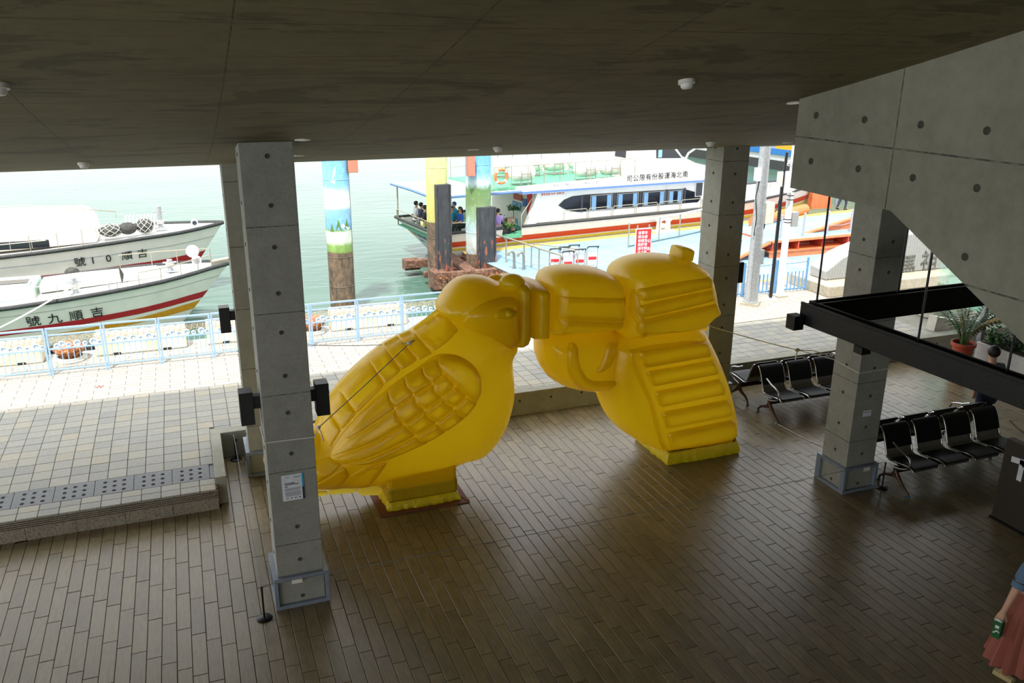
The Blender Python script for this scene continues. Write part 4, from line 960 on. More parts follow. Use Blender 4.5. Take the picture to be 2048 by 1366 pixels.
MB().lathe([(.0, 0), (.15, 0), (.20, .58), (.235, .60), (.235, .67), (.215, .67), (.20, .62)], n=28, cap=False).build('pot_body', 'terracotta', pt, smooth=True); MB().lathe([(.0, .60), (.20, .60)], n=20, cap=False).build('soil_disc', 'soil', pt)
pm = thing('palm_plant', 'potted palm with thin arching partly dry fronds', 'plant', (14.3, 12.05, .60))
for k in range(24):
    a = rp.uniform(0, 2*PI); L_ = rp.uniform(.75, 1.35); lean = rp.uniform(.25, 1.0); pts = []
    for j in range(9):
        f = j/8; r_ = L_*lean*.75*f**1.5; pts.append(np.array((math.cos(a)*r_+.05*math.cos(a), math.sin(a)*r_+.05*math.sin(a), L_*(f-.38*lean*f**2.2))))
    fr = MB().tube(pts, [.013-.0012*j for j in range(9)], 5).build('frond', 'leaf_dry' if k % 3 == 0 else 'leaf_green', pm, smooth=True)
    m = MB()
    for j in range(3, 9):
        for s in (-1, 1):
            for q in (0, .5):
                b0 = pts[j]*(1-q)+pts[j-1]*q; tg = pts[j]-pts[j-1]; tg /= np.linalg.norm(tg); sd = np.cross(tg, (0, 0, 1)); sd /= np.linalg.norm(sd)+1e-9
                dr = tg*.6+sd*s*.8+np.array((0, 0, -.25)); dr /= np.linalg.norm(dr); ll = .26*(1-abs(j-5.5)/6); w = np.cross(dr, (0, 0, 1))*.018
                m.add([b0-w, b0+w, b0+dr*ll*.6+w-np.array((0, 0, .02)), b0+dr*ll-np.array((0, 0, .07)), b0+dr*ll*.6-w-np.array((0, 0, .02))], [(0, 1, 2, 4), (4, 2, 3)])
    m.build('leaflets', 'leaf_dry' if k % 3 == 0 else ('leaf_dark' if k % 2 else 'leaf_green'), fr, fix=False)
# ================================================================== THE HARBOUR
t = NT('sea_water'); w1 = t.noise(t.world(scale=(.55, 1.6, 1)), .9, 5, .6, .4); w2 = t.noise(t.world(scale=(.25, .5, 1)), .25, 3)
t.base(t.ramp(w2, [(.35, (.058, .118, .092)), (.65, (.080, .148, .118))])); t.set(Roughness=.10); t.b.inputs['IOR'].default_value = 1.14; t.bump(w1, .35, .12)
plain('boat_white', (238, 231, 222), .4, noise=.04, nscale=2); plain('deck_white', (206, 206, 203), .6, noise=.04, nscale=3); plain('deck_mint', (176, 204, 192), .7, noise=.08, nscale=4); plain('rub_black', (52, 54, 55), .7, noise=.2, nscale=12)
plain('stripe_red', (176, 20, 32), .45, noise=.08); plain('stripe_amber', (216, 148, 22), .45, noise=.08); plain('stripe_orange', (196, 66, 30), .45, noise=.04); plain('stripe_yellow', (226, 196, 60), .5); plain('trim_blue', (92, 124, 182), .5, noise=.04)
plain('dark_glass', (30, 34, 40), .12); plain('curtain_blue', (138, 178, 214), .8); plain('frame_metal', (150, 146, 134), .4, .5); plain('net_white', (190, 190, 184), .9); plain('net_dark', (70, 70, 66), .9, noise=.3)
plain('green_deck', (86, 156, 124), .7, noise=.06); plain('pontoon_blue', (132, 168, 198), .7, noise=.10, nscale=1.2); plain('pontoon_edge', (206, 172, 90), .7, noise=.1); plain('rail_steel', (168, 160, 142), .4, .5)
plain('girder_orange', (214, 118, 72), .6, noise=.12, nscale=3); plain('girder_red', (180, 74, 48), .6, noise=.1, nscale=3); plain('notice_red', (204, 34, 34), .5); plain('ring_orange', (214, 122, 70), .6); plain('lantern_salmon', (196, 126, 104), .6)
plain('cart_red', (200, 40, 40), .5); plain('ship_blue', (40, 110, 176), .5); plain('ship_orange', (226, 158, 30), .5); plain('ship_grey', (186, 190, 190), .6, noise=.1)
sea = MB().add([(-90, 18.0, -3), (170, 18.0, -3), (170, 230, -3), (-90, 230, -3)], [(0, 1, 2, 3)]).build('water', 'sea_water', fix=False); tag(sea, 'green rippled harbour water', None, kind='structure')

# --- two moored boats
def boat(name, label, xt, yc, zg, name_text, tx, red, amber, group):
    b = thing(name, label, 'boat', (xt-3.5, yc, -3), 0, group); S = [0, .12, .35, .7, 1.1, 1.6, 2.2, 3.0, 4.0, 5.2, 6.5, 8.0, 9.6]
    B = lambda s: np.interp(s, [0, .12, .5, 1, 2, 3.5, 5, 9.6], [.02, .14, .42, .75, 1.25, 1.65, 1.8, 1.85])
    def pt(s, h, side, out=0): return (xt-s-(1-h)*1.9*(1-min(s, 6)/6*.5), yc+side*(B(s)*(.62+.38*h)+out), -3+h*(zg(s)+3))
    H = [0, .2, .4, .55, .7, .85, 1.0]; m = MB(); n = len(H)
    for side in (-1, 1): m.add([pt(s, h, side) for s in S for h in H], [(i*n+j, i*n+j+1, (i+1)*n+j+1, (i+1)*n+j) for i in range(len(S)-1) for j in range(n-1)])
    m.add([pt(S[-1], h, sd) for sd in (-1, 1) for h in H], [(j, j+1, n+j+1, n+j) for j in range(n-1)]); m.build('hull', 'boat_white', b, world=True, smooth=True)
    m = MB(); m.add([(p[0], p[1], p[2]-.02) for s in S for p in (pt(s, 1, -1), pt(s, 1, 1))], [(2*i, 2*i+1, 2*i+3, 2*i+2) for i in range(len(S)-1)]); m.build('deck', 'deck_white', b, world=True)
    for side in (-1, 1): m = MB(); m.tube([pt(s, 1, side, .02) for s in S], .075, 8).build('rubbing_strake', 'rub_black', b, world=True, smooth=True)
    def band(nm, mat, h0, h1, side=-1, s0=0):
        SS = [s for s in S if s >= s0]; m = MB()
        m.add([pt(s, h(s), side, .012) for s in SS for h in (h0, h1)], [(2*i, 2*i+1, 2*i+3, 2*i+2) for i in range(len(SS)-1)]); m.build(nm, mat, b, world=True)
    if red: band('red_stripe', 'stripe_red', *red)
    if amber: band('amber_stripe', 'stripe_amber', *amber)
    band('knuckle_line', 'ship_grey', lambda s: .80, lambda s: .815)
    for k, ch in enumerate(name_text):
        s = tx[0]-tx[1]*k; h0 = tx[2]; a, c = np.array(pt(s, h0, -1, .02)), np.array(pt(s-.42, h0, -1, .02)); u = np.array(pt(s, h0+.2, -1, .02))
        text('hull_lettering', ch, 'ink_black', tx[3], tuple(a), tuple(c-a), tuple(u-a), b, .012, world=True)
    return b, pt, B
def rail_run(parent, pts, h, posts, mat='rail_steel', r=.018, curve=True):
    P_ = [np.array(p) for p in pts]; top = [p+np.array((0, 0, h)) for p in P_]
    path = ([P_[0]]+top+[P_[-1]]) if curve else top
    MB().tube(path, r, 6).build('handrail', mat, parent, world=True, smooth=True)
    for i in range(1, posts):
        f = i/posts*(len(P_)-1); k = int(f); q = P_[k]+(P_[min(k+1, len(P_)-1)]-P_[k])*(f-k); MB().tube([q, q+np.array((0, 0, h))], r*.85, 6).build('rail_post', mat, parent, world=True, smooth=True)
zg1 = lambda s: np.interp(s, [0, .7, 2, 3.7, 5.3, 6.9, 10], [-.83, -.86, -1.0, -1.13, -1.26, -1.38, -1.5])
b1, pt1, B1 = boat('fishing_boat', 'white boat with red and amber bow stripes moored nearest the quay', 1.22, 31.0, zg1, '號九順吉', (5.85, .655, .555, .42), (lambda s: np.interp(s, [0, 6], [.47, .40]), lambda s: np.interp(s, [0, 6], [.585, .51])), (lambda s: np.interp(s, [0, 2, 5], [.30, .26, .28]), lambda s: np.interp(s, [0, 2, 5], [.43, .37, .30])), 'moored white boats')
rail_run(b1, [pt1(s, 1, -1, -.12) for s in (2.9, 2.0, 1.2, .6)], .42, 4); rail_run(b1, [pt1(s, 1, 1, -.12) for s in (3.6, 2.2, 1.2, .6)], .5, 4); rail_run(b1, [pt1(s, 1, -1, -.5) for s in (8.5, 6.2, 5.3)], .42, 3)
m = MB().prism([(-4.7, -1.28), (-4.7, -1.0), (-3.6, -.92), (-1.2, -.86), (-.7, -1.02)], lambda a, c: (a, 30.45, c), lambda a, c: (a, 31.6, c)); m.build('foredeck_trunk', 'deck_white', b1, world=True, bevel=.04)
MB().box(-8.3, -4.8, 30.1, 31.9, -1.4, -.98).build('coach_roof', 'deck_mint', b1, world=True, bevel=.05); hc = MB().box(-6.1, -4.95, 30.35, 31.0, -.98, -.90).build('hatch', 'deck_white', b1, world=True, bevel=.02); MB().box(-6.05, -5.0, 30.4, 30.95, -.90, -.88).build('hatch_glass', 'dark_glass', hc, world=True)
def bitt(parent, x, y, z, h=.5):
    o = MB().cyl((x, y, z), (x, y, z+h), .09).build('bitt', 'galvanised', parent, world=True, smooth=True); MB().cyl((x-.22, y, z+h*.75), (x+.22, y, z+h*.75), .03, n=8).build('cross_pin', 'galvanised', o, world=True, smooth=True); MB().box(x-.22, x+.25, y-.15, y+.15, z-.02, z+.03).build('foot_plate', 'galvanised', o, world=True)
    MB().tube([(x+.12*math.cos(a), y+.12*math.sin(a), z+.15+a*.008) for a in np.linspace(0, 18, 60)], .022, 5).build('rope_turns', 'rope_white', o, world=True, smooth=True)
bitt(b1, -3.6, 29.9, -1.24, .52); bitt(b1, -.72, 30.9, -.95, .4)
for x, y in ((-2.6, 29.75), (-2.35, 29.75), (-.2, 30.5), (-.05, 30.52)): MB().cyl((x, y, -1.2), (x, y, -.92), .03, n=8).build('cleat_pin', 'galvanised', b1, world=True, smooth=True)
fl_ = MB().cyl((.15, 30.85, -.62), (.15, 30.72, -.62), .16, n=20).build('bow_lamp', 'pole_white', b1, world=True, smooth=True); MB().cyl((.15, 30.71, -.62), (.15, 30.70, -.62), .10, n=18).build('lamp_lens', 'galvanised', fl_, world=True); MB().sphere((.05, 31.05, -.35), .22, sq=(1, .7, 1)).build('float_buoy', 'pole_white', b1, world=True, smooth=True)
MB().prism([(1.3, -.78), (1.3, -.62), (.6, -.72), (.6, -.86)], lambda a, c: (a, 30.85, c), lambda a, c: (a, 31.15, c)).build('bow_roller', 'frame_metal', b1, world=True, bevel=.02)
MB().tube([(-2.25, 30.2, -.55), (-2.2, 30.2, -.8), (-2.22, 30.2, -1.05)], [.02, .07, .02], 6).build('hanging_bag', 'net_dark', b1, world=True, smooth=True)
MB().sphere((-3.9, 32.3, -1.06), .2, sq=(1.2, 1, .9)).build('rope_heap', 'net_dark', b1, world=True, smooth=True)
for a, c in (((-3.6, 29.9, -.95), (-6.5, 25.0, -1.4)), ((-6.2, 29.3, -1.2), (-6.0, 24.0, -1.6)), ((-6.4, 29.3, -1.2), (-5.7, 24.0, -1.8))):
    MB().tube(sag(a, c, .15), .028, 6).build('mooring_line', 'rope_white', b1, world=True, smooth=True)
MB().tube([(-6.15+.1*math.sin(k*1.3), 29.12, -1.0-.09*k) for k in range(9)], .05, 6).build('coiled_line', 'rope_tan', b1, world=True, smooth=True)
zg2 = lambda s: np.interp(s, [0, 1.5, 3, 4.7, 6.3, 7.6, 10], [-.31, -.42, -.48, -.6, -.72, -.8, -.9])
b2, pt2, B2 = boat('fishing_boat', 'white boat lying behind, with a long cabin window and net bags on deck', 1.32, 36.2, zg2, '號10順吉', (5.05, .56, .70, .40), (lambda s: .50, lambda s: .60), None, 'moored white boats')
MB().prism([(-9, -.85), (-9, .55), (-3.75, .50), (-3.45, .38), (-3.3, .1), (-3.2, -.6)], lambda a, c: (a, 35.0, c), lambda a, c: (a, 37.3, c)).build('cabin', 'boat_white', b2, world=True, bevel=.10)
wn = MB().box(-8.5, -4.82, 34.95, 35.01, -.66, -.37).build('cabin_window', 'dark_glass', b2, world=True, bevel=.05)
for x in (-7.6, -6.1, -5.4): MB().box(x, x+.03, 34.94, 34.96, -.65, -.38).build('window_bar', 'frame_metal', wn, world=True)
rail_run(b2, [(-9, 36.2, .52), (-5.5, 36.2, .52), (-2.55, 36.2, .12)], .22, 5); rail_run(b2, [pt2(s, 1, -1, -.1) for s in (9, 7, 5.5, 4.2)], .62, 5)
MB().tube([(-9, 34.42, -.42), (-6.3, 34.42, -.36), (-4.85, 34.45, -.30)], .02, 6).build('handrail', 'rail_steel', b2, world=True, smooth=True)
bitt(b2, -1.0, 36.0, -.35, .85); 
lampb = MB().cyl((.25, 35.9, -.18), (.25, 35.72, -.18), .13, n=18).build('bow_lamp', 'pole_white', b2, world=True, smooth=True); MB().cyl((.25, 35.715, -.18), (.25, 35.70, -.18), .085, n=18).build('lamp_lens', 'camera_dark', lampb, world=True)
for x, y, z, r_, mt, sq in ((-2.75, 35.3, -.22, .38, 'net_dark', (1.1, .9, .62)), (-2.15, 35.3, -.18, .36, 'net_dark', (.9, .8, .65)), (-1.55, 35.5, -.14, .36, 'net_dark', (.9, .8, .8))):
    o = MB().sphere((x, y, z), r_, sq=sq).build('net_bag', mt, b2, world=True, smooth=True)
    if x > -2.2 and x < -2.0: continue
    m = MB()
    for k in range(8):
        for s in (-1, 1): m.tube([(x+r_*1.03*sq[0]*math.sin(t_)*math.cos(k*PI/4+s*t_*.9), y+r_*1.03*sq[1]*math.sin(t_)*math.sin(k*PI/4+s*t_*.9), z-r_*1.03*sq[2]*math.cos(t_)) for t_ in np.linspace(.15, 2.99, 12)], .013, 4, cap=False)
    q_ = m.build('net_mesh', 'net_white', o, world=True); q_['kind'] = 'stuff'
for k in range(9): MB().tube([(-2.2+.13*k, 36.6, .1), (-2.22+.13*k, 36.3, .12), (-2.25+.13*k, 35.95, -.25)], .03, 5).build('hung_line', 'rope_white', b2, world=True, smooth=True)

# --- steel piles with painted murals
def pile(x, y, r, ztop, mat, label):
    p = thing('mooring_pile', label, 'pile', (x, y, -4.5), 0, 'mural painted steel piles')
    MB().lathe([(r, 0), (r, ztop+4.5)], n=40).build('tube', mat, p, smooth=True)
    for z in (-2.0, -.9, 1.9): MB().lathe([(r, 0), (r+.008, .01), (r+.008, .03), (r, .04)], (0, 0, z+4.5), 40, cap=False).build('weld_ring', mat, p, smooth=True)
    return p
def mural(name, bands, rust_z, warp=.12):
    t = NT(name); g = t.n('ShaderNodeNewGeometry'); sx = t.n('ShaderNodeSeparateXYZ'); t.l(g.outputs['Position'], sx.inputs[0]); n = t.noise(t.world(), 3.0, 5, .65); n3 = t.noise(t.world(scale=(1, 1, .5)), 6, 5, .7)
    z = t.math('ADD', sx.outputs[2], t.math('MULTIPLY', t.math('SUBTRACT', n, .5), warp*4)); lo, hi = bands[0][0], bands[-1][0]
    col = t.ramp(t.math('DIVIDE', t.math('SUBTRACT', z, lo), hi-lo), [((a-lo)/(hi-lo), L(c)) for a, c in bands])
    col = t.mix(col, t.ramp(n3, [(.50, (1, 1, 1)), (.60, (1.5, 1.5, 1.5))]), .6, 'MULTIPLY')
    rust = t.ramp(n3, [(.35, L((72, 60, 50))), (.55, L((112, 94, 78))), (.7, L((150, 110, 84)))])
    t.base(t.mix(col, rust, t.math('LESS_THAN', t.math('ADD', sx.outputs[2], t.math('MULTIPLY', t.math('SUBTRACT', n, .5), .3)), rust_z))); t.set(Roughness=.6); return t.m
mural('mural_gulls', [(-.8, (110, 138, 70)), (-.45, (126, 156, 84)), (-.3, (200, 206, 190)), (.05, (206, 212, 200)), (.12, (120, 156, 96)), (.2, (110, 160, 200)), (.85, (138, 184, 216)), (.95, (220, 226, 230)), (1.4, (214, 224, 232)), (1.7, (132, 186, 222)), (3.0, (116, 178, 220))], -.69, .05)
mural('mural_lemon', [(-.2, (176, 170, 96)), (.6, (196, 190, 110)), (1.2, (190, 192, 124)), (2.0, (206, 206, 140)), (3.0, (176, 192, 136))], -.25)
mural('mural_hills', [(-1.8, (150, 158, 160)), (-1.2, (196, 202, 198)), (-.7, (170, 196, 206)), (-.2, (150, 176, 150)), (.3, (118, 142, 98)), (.95, (104, 136, 84)), (1.15, (196, 216, 228)), (1.6, (118, 176, 220)), (3.0, (104, 168, 216))], -1.75, .10)
pA = pile(5.11, 31.1, .46, 4.2, 'mural_gulls', 'mural pile with painted gulls, fir trees and white flowers')
def decal(parent, name, cx, z, r, cy, pts, mat):      # paint patch bent around the pile
    vs = []; m = MB()
    for a, b in pts: ang = -PI/2+a/r; vs.append((cx+(r+.006)*math.cos(ang), cy+(r+.006)*math.sin(ang), z+b))
    m.add(vs, [tuple(range(len(vs)))]); return m.build(name, mat, parent, world=True, fix=False)
plain('paint_white', (214, 218, 220), .7); plain('paint_fir', (96, 128, 62), .7); plain('paint_grey', (150, 162, 172), .7)
for a, z, s in ((-.32, .08, .9), (-.08, .12, 1.2), (.24, .2, 1.0)): decal(pA, 'painted_fir', 5.11, z, .46, 31.1, [(a-.09*s, 0), (a+.09*s, 0), (a+.03*s, .22*s), (a, .36*s), (a-.03*s, .22*s)], 'paint_fir')
decal(pA, 'painted_gull', 5.11, .12, .46, 31.1, [(-.0, .16), (.05, .24), (.12, .24), (.16, .16), (.3, .1), (.42, .08), (.3, .0), (.14, .0), (.06, .08)], 'paint_white')
decal(pA, 'painted_gull', 5.11, 2.0, .46, 31.1, [(-.3, -.15), (-.22, -.08), (-.16, .25), (-.05, .42), (-.1, .1), (.1, .2), (.35, .36), (.12, .06), (-.1, -.1), (-.12, -.22)], 'paint_white')
MB().box(5.5, 5.85, 30.7, 31.0, 2.15, 2.75).build('salmon_lantern', 'lantern_salmon', pA, world=True, bevel=.02); MB().cyl((5.53, 30.95, -2.9), (5.53, 30.95, 2.4), .03).build('side_pipe', 'frame_metal', pA, world=True, smooth=True)
t = NT('fender_steel'); g = t.n('ShaderNodeNewGeometry'); sx = t.n('ShaderNodeSeparateXYZ'); t.l(g.outputs['Position'], sx.inputs[0]); n = t.noise(t.world(scale=(3, 3, .7)), 2.2, 6, .7)
k = t.math('GREATER_THAN', t.math('MULTIPLY', n, 1.0), t.math('ADD', .53, t.math('MULTIPLY', t.math('ADD', sx.outputs[2], 2.0), .07)))
t.base(t.mix(t.ramp(n, [(.3, L((40, 42, 46))), (.7, L((72, 74, 78)))]), L((152, 88, 66)), k)); t.set(Roughness=.6)
pB = pile(9.45, 33.3, .43, 4.2, 'mural_lemon', 'lemon yellow mural pile with a dark steel fender')
pC = pile(11.4, 33.9, .53, 4.2, 'mural_hills', 'mural pile painted with a green hill under blue sky')
for p_, x0, x1, y0, zt in ((pB, 9.24, 9.86, 32.72, 1.30), (pC, 11.15, 11.93, 33.22, .22)):
    MB().box(x0, x1, y0, y0+.3, -3.2, zt).build('fender_plate', 'fender_steel', p_, world=True, bevel=.01)
    for x in (x0, x1-.05): MB().box(x, x+.05, y0-.06, y0, -3.2, zt).build('fender_flange', 'fender_steel', p_, world=True)
MB().box(10.75, 11.05, 33.2, 33.5, 1.5, 2.4).build('salmon_lantern', 'lantern_salmon', pC, world=True, bevel=.02)
t = NT('rust_dark'); n = t.noise(t.co(), 9, 6, .7); t.base(t.ramp(n, [(.3, L((48, 34, 28))), (.5, L((104, 70, 54))), (.7, L((150, 124, 104)))])); t.set(Roughness=.85); t.bump(n, .6, .03)
gb = thing('pile_guide', 'rusty steel guide frame around the piles at the pontoon end', 'guide frame', (10.4, 33.3, -2.4))
for i, (x0, x1, y0, y1, z0, z1) in enumerate(((8.6, 9.3, 35.6, 36.1, -2.75, -2.3), (9.0, 12.0, 32.2, 32.55, -2.55, -2.15), (8.95, 9.5, 32.15, 33.0, -2.8, -2.1), (9.7, 10.3, 33.4, 36, -2.6, -2.3), (10.4, 10.9, 32.4, 36, -2.5, -2.2), (8.6, 11.5, 35.3, 35.6, -2.6, -2.25), (9.0, 12.0, 33.85, 34.1, -2.7, -2.45), (9.62, 10.2, 32.1, 32.19, -2.5, -2.2), (10.6, 11.2, 32.1, 32.19, -2.5, -2.2))): MB().box(x0, x1, y0, y1, z0, z1).build('guide_beam', 'rust_dark', gb, world=True, bevel=.02)
for k in range(12): MB().cyl((9.2+k*.24, 32.2, -2.32), (9.2+k*.24, 32.06, -2.32), .045, n=6).build('bolt', 'rust_iron', gb, world=True)

# --- pontoon
pn = thing('pontoon', 'pale blue floating landing stage with a yellow edge', 'pontoon', (20, 31, -3))
fy = lambda x: 36.0+(x-13)*math.tan(math.radians(8))-.12
E_ = [(12.5, 26.0), (60, 26.4), (60, fy(60)), (11.2, fy(11.2))]
def slab(pts, z0, z1): n = len(pts); return MB().add([(*p, z0) for p in pts]+[(*p, z1) for p in pts], [tuple(range(n))[::-1], tuple(range(n, 2*n))]+[(i, (i+1) % n, n+(i+1) % n, n+i) for i in range(n)])
slab(E_, -2.9, -2.12).build('float_hull', 'rust_dark', pn, world=True); slab(E_, -2.115, -2.1).build('deck_sheet', 'pontoon_blue', pn, world=True)
slab([(11.2, fy(11.2)-.55), (60, fy(60)-.55), (60, fy(60)), (11.2, fy(11.2))], -2.099, -2.09).build('edge_stripe', 'pontoon_edge', pn, world=True)
slab([(12.5, 25.95), (60, 26.35), (60, 27.2), (12.5, 26.8)], -2.25, -2.088).build('edge_stripe', 'stripe_amber', pn, world=True)
rl = [np.array(p) for p in ((11.6, 36.0, -2.1), (12.0, 34.3, -2.1), (12.31, 33.0, -2.1), (12.6, 31.7, -2.1), (12.8, 30.6, -2.1), (13.1, 29.2, -2.1))]
rg = thing('pontoon_railing', 'steel handrail along the open side of the pontoon', 'railing', (12.4, 32.5, -2.1))
for p in rl: MB().tube([p, p+np.array((0, 0, 1.05))], .035, 8).build('post', 'rail_steel', rg, world=True, smooth=True)
MB().tube([p+np.array((0, 0, 1.05)) for p in rl], .038, 8).build('handrail', 'rail_steel', rg, world=True, smooth=True)
for h in (.35, .7): MB().tube([p+np.array((0, 0, h)) for p in rl], .008, 5).build('wire', 'rail_steel', rg, world=True)
for x, y in ((12.25, 31.9), (12.55, 31.6)):
    vp = thing('vent_pipe', 'bent steel vent pipe %s on the pontoon' % ('nearer the piles' if x < 12.4 else 'nearer the trolleys'), 'pipe', (x, y, -2.1), 0, 'vent pipes'); MB().tube([(0, 0, 0), (0, 0, .55), (-.04, 0, .68), (-.14, 0, .72), (-.24, 0, .66), (-.26, 0, .55)], .055, 10).build('bent_tube', 'frame_metal', vp, smooth=True); MB().lathe([(.0, 0), (.1, 0), (.1, .02)], n=16).build('flange', 'frame_metal', vp)
# chain posts
def chain_fence(pts, label):
    c = thing('chain_fence', label, 'fence', tuple(pts[0]), 0, 'post and chain fences on the pontoon'); P_ = [np.array(p) for p in pts]
    for p in P_: MB().tube([p, p+np.array((0, 0, 1.0))], .045, 8).build('post', 'galvanised', c, world=True, smooth=True); MB().sphere(tuple(p+np.array((0, 0, 1.0))), .05).build('post_cap', 'galvanised', c, world=True, smooth=True)
    for a, b in zip(P_[:-1], P_[1:]):
        for h in (.9, .45): MB().tube(sag(a+np.array((0, 0, h)), b+np.array((0, 0, h)), .08, 10), .012, 5).build('chain', 'galvanised', c, world=True)
chain_fence([(21.2, 31.6, -2.1), (22.9, 31.7, -2.1), (24.1, 30.4, -1.35), (25.3, 30.4, -1.34), (26.6, 30.4, -1.33), (27.9, 30.4, -1.32)], 'steel posts with hanging chains beside the orange gangway')
cf = thing('pontoon_barrier', 'white pipe barrier beside the red notice', 'barrier', (20, 34.5, -2.1)); Q = [np.array(p) for p in ((18.6, 34.0, -2.1), (20.61, 34.75, -2.1), (22.03, 35.27, -2.1), (23.69, 36.0, -2.1))]
for p in Q: MB().tube([p, p+np.array((0, 0, 1.15))], .035, 8).build('post', 'rail_steel', cf, world=True, smooth=True)
MB().tube([p+np.array((0, 0, 1.15)) for p in Q], .04, 8).build('handrail', 'pole_white', cf, world=True, smooth=True); MB().tube([p+np.array((0, 0, .05)) for p in Q], .02, 6).build('cable', 'cable_black', cf, world=True)
mb = thing('mooring_bollard', 'white double bollard with ropes on the pontoon edge', 'bollard', (22.1, 36.9, -2.1))
for x in (-.25, .25): MB().lathe([(.14, 0), (.13, .5), (.2, .55), (.2, .62), (.0, .64)], (x, 0, 0), 16).build('post', 'boat_white', mb, smooth=True)
MB().box(-.55, .55, -.3, .3, 0, .06).build('base', 'boat_white', mb); MB().tube([(.3*math.cos(a), .22*math.sin(a), .2+.01*a) for a in np.linspace(0, 19, 70)], .04, 6).build('rope_turns', 'rope_white', mb, smooth=True)
# red notice board
nb = thing('notice_board', 'red notice board with white vertical writing on the pontoon', 'sign', (17.7, 31.0, -2.1))
MB().box(17.33, 18.02, 31.0, 31.03, -2.05, -.66).build('panel', 'notice_red', nb, world=True, bevel=.01); MB().box(17.30, 18.05, 31.031, 31.05, -2.08, -.63).build('border', 'pole_white', nb, world=True)
for x in (17.4, 17.95): MB().cyl((x, 31.08, -2.1), (x, 31.08, -.5), .03).build('leg', 'rail_steel', nb, world=True, smooth=True)
for i, (col_, z0) in enumerate((('公  告', -1.22), ('本處為管制區，', -.86), ('事未經許可之活', -.86), ('者將依商港法處', -.86))):
    for j, ch in enumerate(col_.replace('  ', ' ')):
        if ch == ' ': continue
        text('notice_lettering', ch, 'paper_white', .15, (17.85-i*.15-(0 if i else -.0), 30.996, z0-.165*j), (1, 0, 0), (0, 0, 1), nb, .006, world=True)
# luggage trolleys
tr0 = None
for i, (x, y, lab) in enumerate(((13.5, 30.9, 'luggage trolley at the railing end of the row'), (14.0, 31.1, 'second luggage trolley from the railing'), (14.5, 31.3, 'third luggage trolley from the railing'), (13.8, 30.3, 'luggage trolley nearest the inflatable'), (14.4, 30.5, 'luggage trolley with the red panel'), (15.1, 30.8, 'luggage trolley farthest from the railing'))):
    if tr0 is not None: copy_tree(tr0, (x, y, -2.1), -.15, lab); continue
    tr0 = c = thing('luggage_trolley', lab, 'trolley', (x, y, -2.1), -.15, 'luggage trolleys')
    MB().box(-.22, .22, -.35, .4, .14, .18).build('platform', 'galvanised', c, bevel=.01); MB().tube([(-.22, -.35, .16), (-.22, -.38, .95), (.22, -.38, .95), (.22, -.35, .16)], .018, 8).build('upright', 'chrome', c, smooth=True)
    MB().tube([(-.22, -.38, .95), (-.22, -.5, 1.03), (.22, -.5, 1.03), (.22, -.38, .95)], .026, 8).build('handle', 'black_plastic', c, smooth=True); MB().box(-.19, .19, -.40, -.385, .45, .85).build('advert_panel', 'paper_white', c); MB().box(-.17, .17, -.405, -.40, .47, .6).build('advert_stripe', 'cart_red', c)
    for x_, y_ in ((-.2, -.3), (.2, -.3), (0, .36)): MB().cyl((x_-.015, y_, .07), (x_+.015, y_, .07), .07, n=14).build('wheel', 'rubber_black', c, smooth=True)
tl = thing('trolley_rack', 'bent steel hoop rack holding the luggage trolleys', 'rack', (13.3, 30.6, -2.1))
for a, b in (((13.0, 31.9), (14.6, 30.0)), ((13.4, 30.9), (14.2, 30.0))): MB().tube([(*a, -2.1), (*a, -1.25), (a[0]+.1, a[1]-.1, -1.12), (b[0]-.1, b[1]+.1, -1.12), (*b, -1.25), (*b, -2.1)], .028, 8).build('hoop', 'rail_steel', tl, world=True, smooth=True)
# orange gangway
gw = thing('gangway', 'orange steel gangway sloping down to the pontoon', 'gangway', (25, 30, -2.1))
def girder(a, b, h, nm, mat, n):
    a, b = np.array(a, float), np.array(b, float); g = MB().bar(a, b, .06, h).build(nm, mat, gw, world=True)
    for s in (-1, 1): MB().bar(a+np.array((0, 0, s*h/2)), b+np.array((0, 0, s*h/2)), .34, .05).build('flange', 'girder_orange', g, world=True)
    for i in range(n+1): p = a+(b-a)*i/n; MB().box(p[0]-.03, p[0]+.03, p[1]-.16, p[1]+.05, p[2]-h/2, p[2]+h/2).build('stiffener', 'girder_red', g, world=True)
MB().add([(23.3, 29.95, -1.44), (36, 29.95, -1.32), (36, 33.2, -1.32), (23.3, 33.2, -1.44), (23.3, 29.95, -1.36), (36, 29.95, -1.24), (36, 33.2, -1.24), (23.3, 33.2, -1.36)], [(0, 3, 2, 1), (4, 5, 6, 7), (0, 1, 5, 4), (1, 2, 6, 5), (2, 3, 7, 6), (3, 0, 4, 7)]).build('top_plate', 'girder_orange', gw, world=True)
MB().add([(23.3, 30.1, -1.355), (36, 30.1, -1.235), (36, 33.2, -1.235), (23.3, 33.2, -1.355)], [(0, 1, 2, 3)]).build('walkway', 'pontoon_blue', gw, world=True, fix=False)
MB().bar((23.3, 30.9, -1.62), (36, 30.9, -1.52), .05, .36).build('back_web', 'girder_red', gw, world=True)
for i in range(10): x = 23.4+i*1.35; MB().box(x, x+.06, 29.98, 30.88, -1.82, -1.42+.0094*(x-23.3)).build('stiffener', 'girder_red', gw, world=True)
MB().bar((23.3, 30.4, -1.83), (36, 30.4, -1.80), .95, .05).build('middle_flange', 'girder_orange', gw, world=True); MB().bar((23.3, 30.0, -1.98), (36, 30.0, -1.96), .05, .26).build('lower_web', 'girder_orange', gw, world=True)
MB().bar((21.5, 30.6, -2.06), (23.35, 30.6, -1.40), 1.3, .08).build('toe_plate', 'girder_orange', gw, world=True); MB().bar((21.6, 30.65, -2.0), (23.3, 30.65, -1.35), 1.1, .04).build('toe_deck', 'pontoon_blue', gw, world=True)
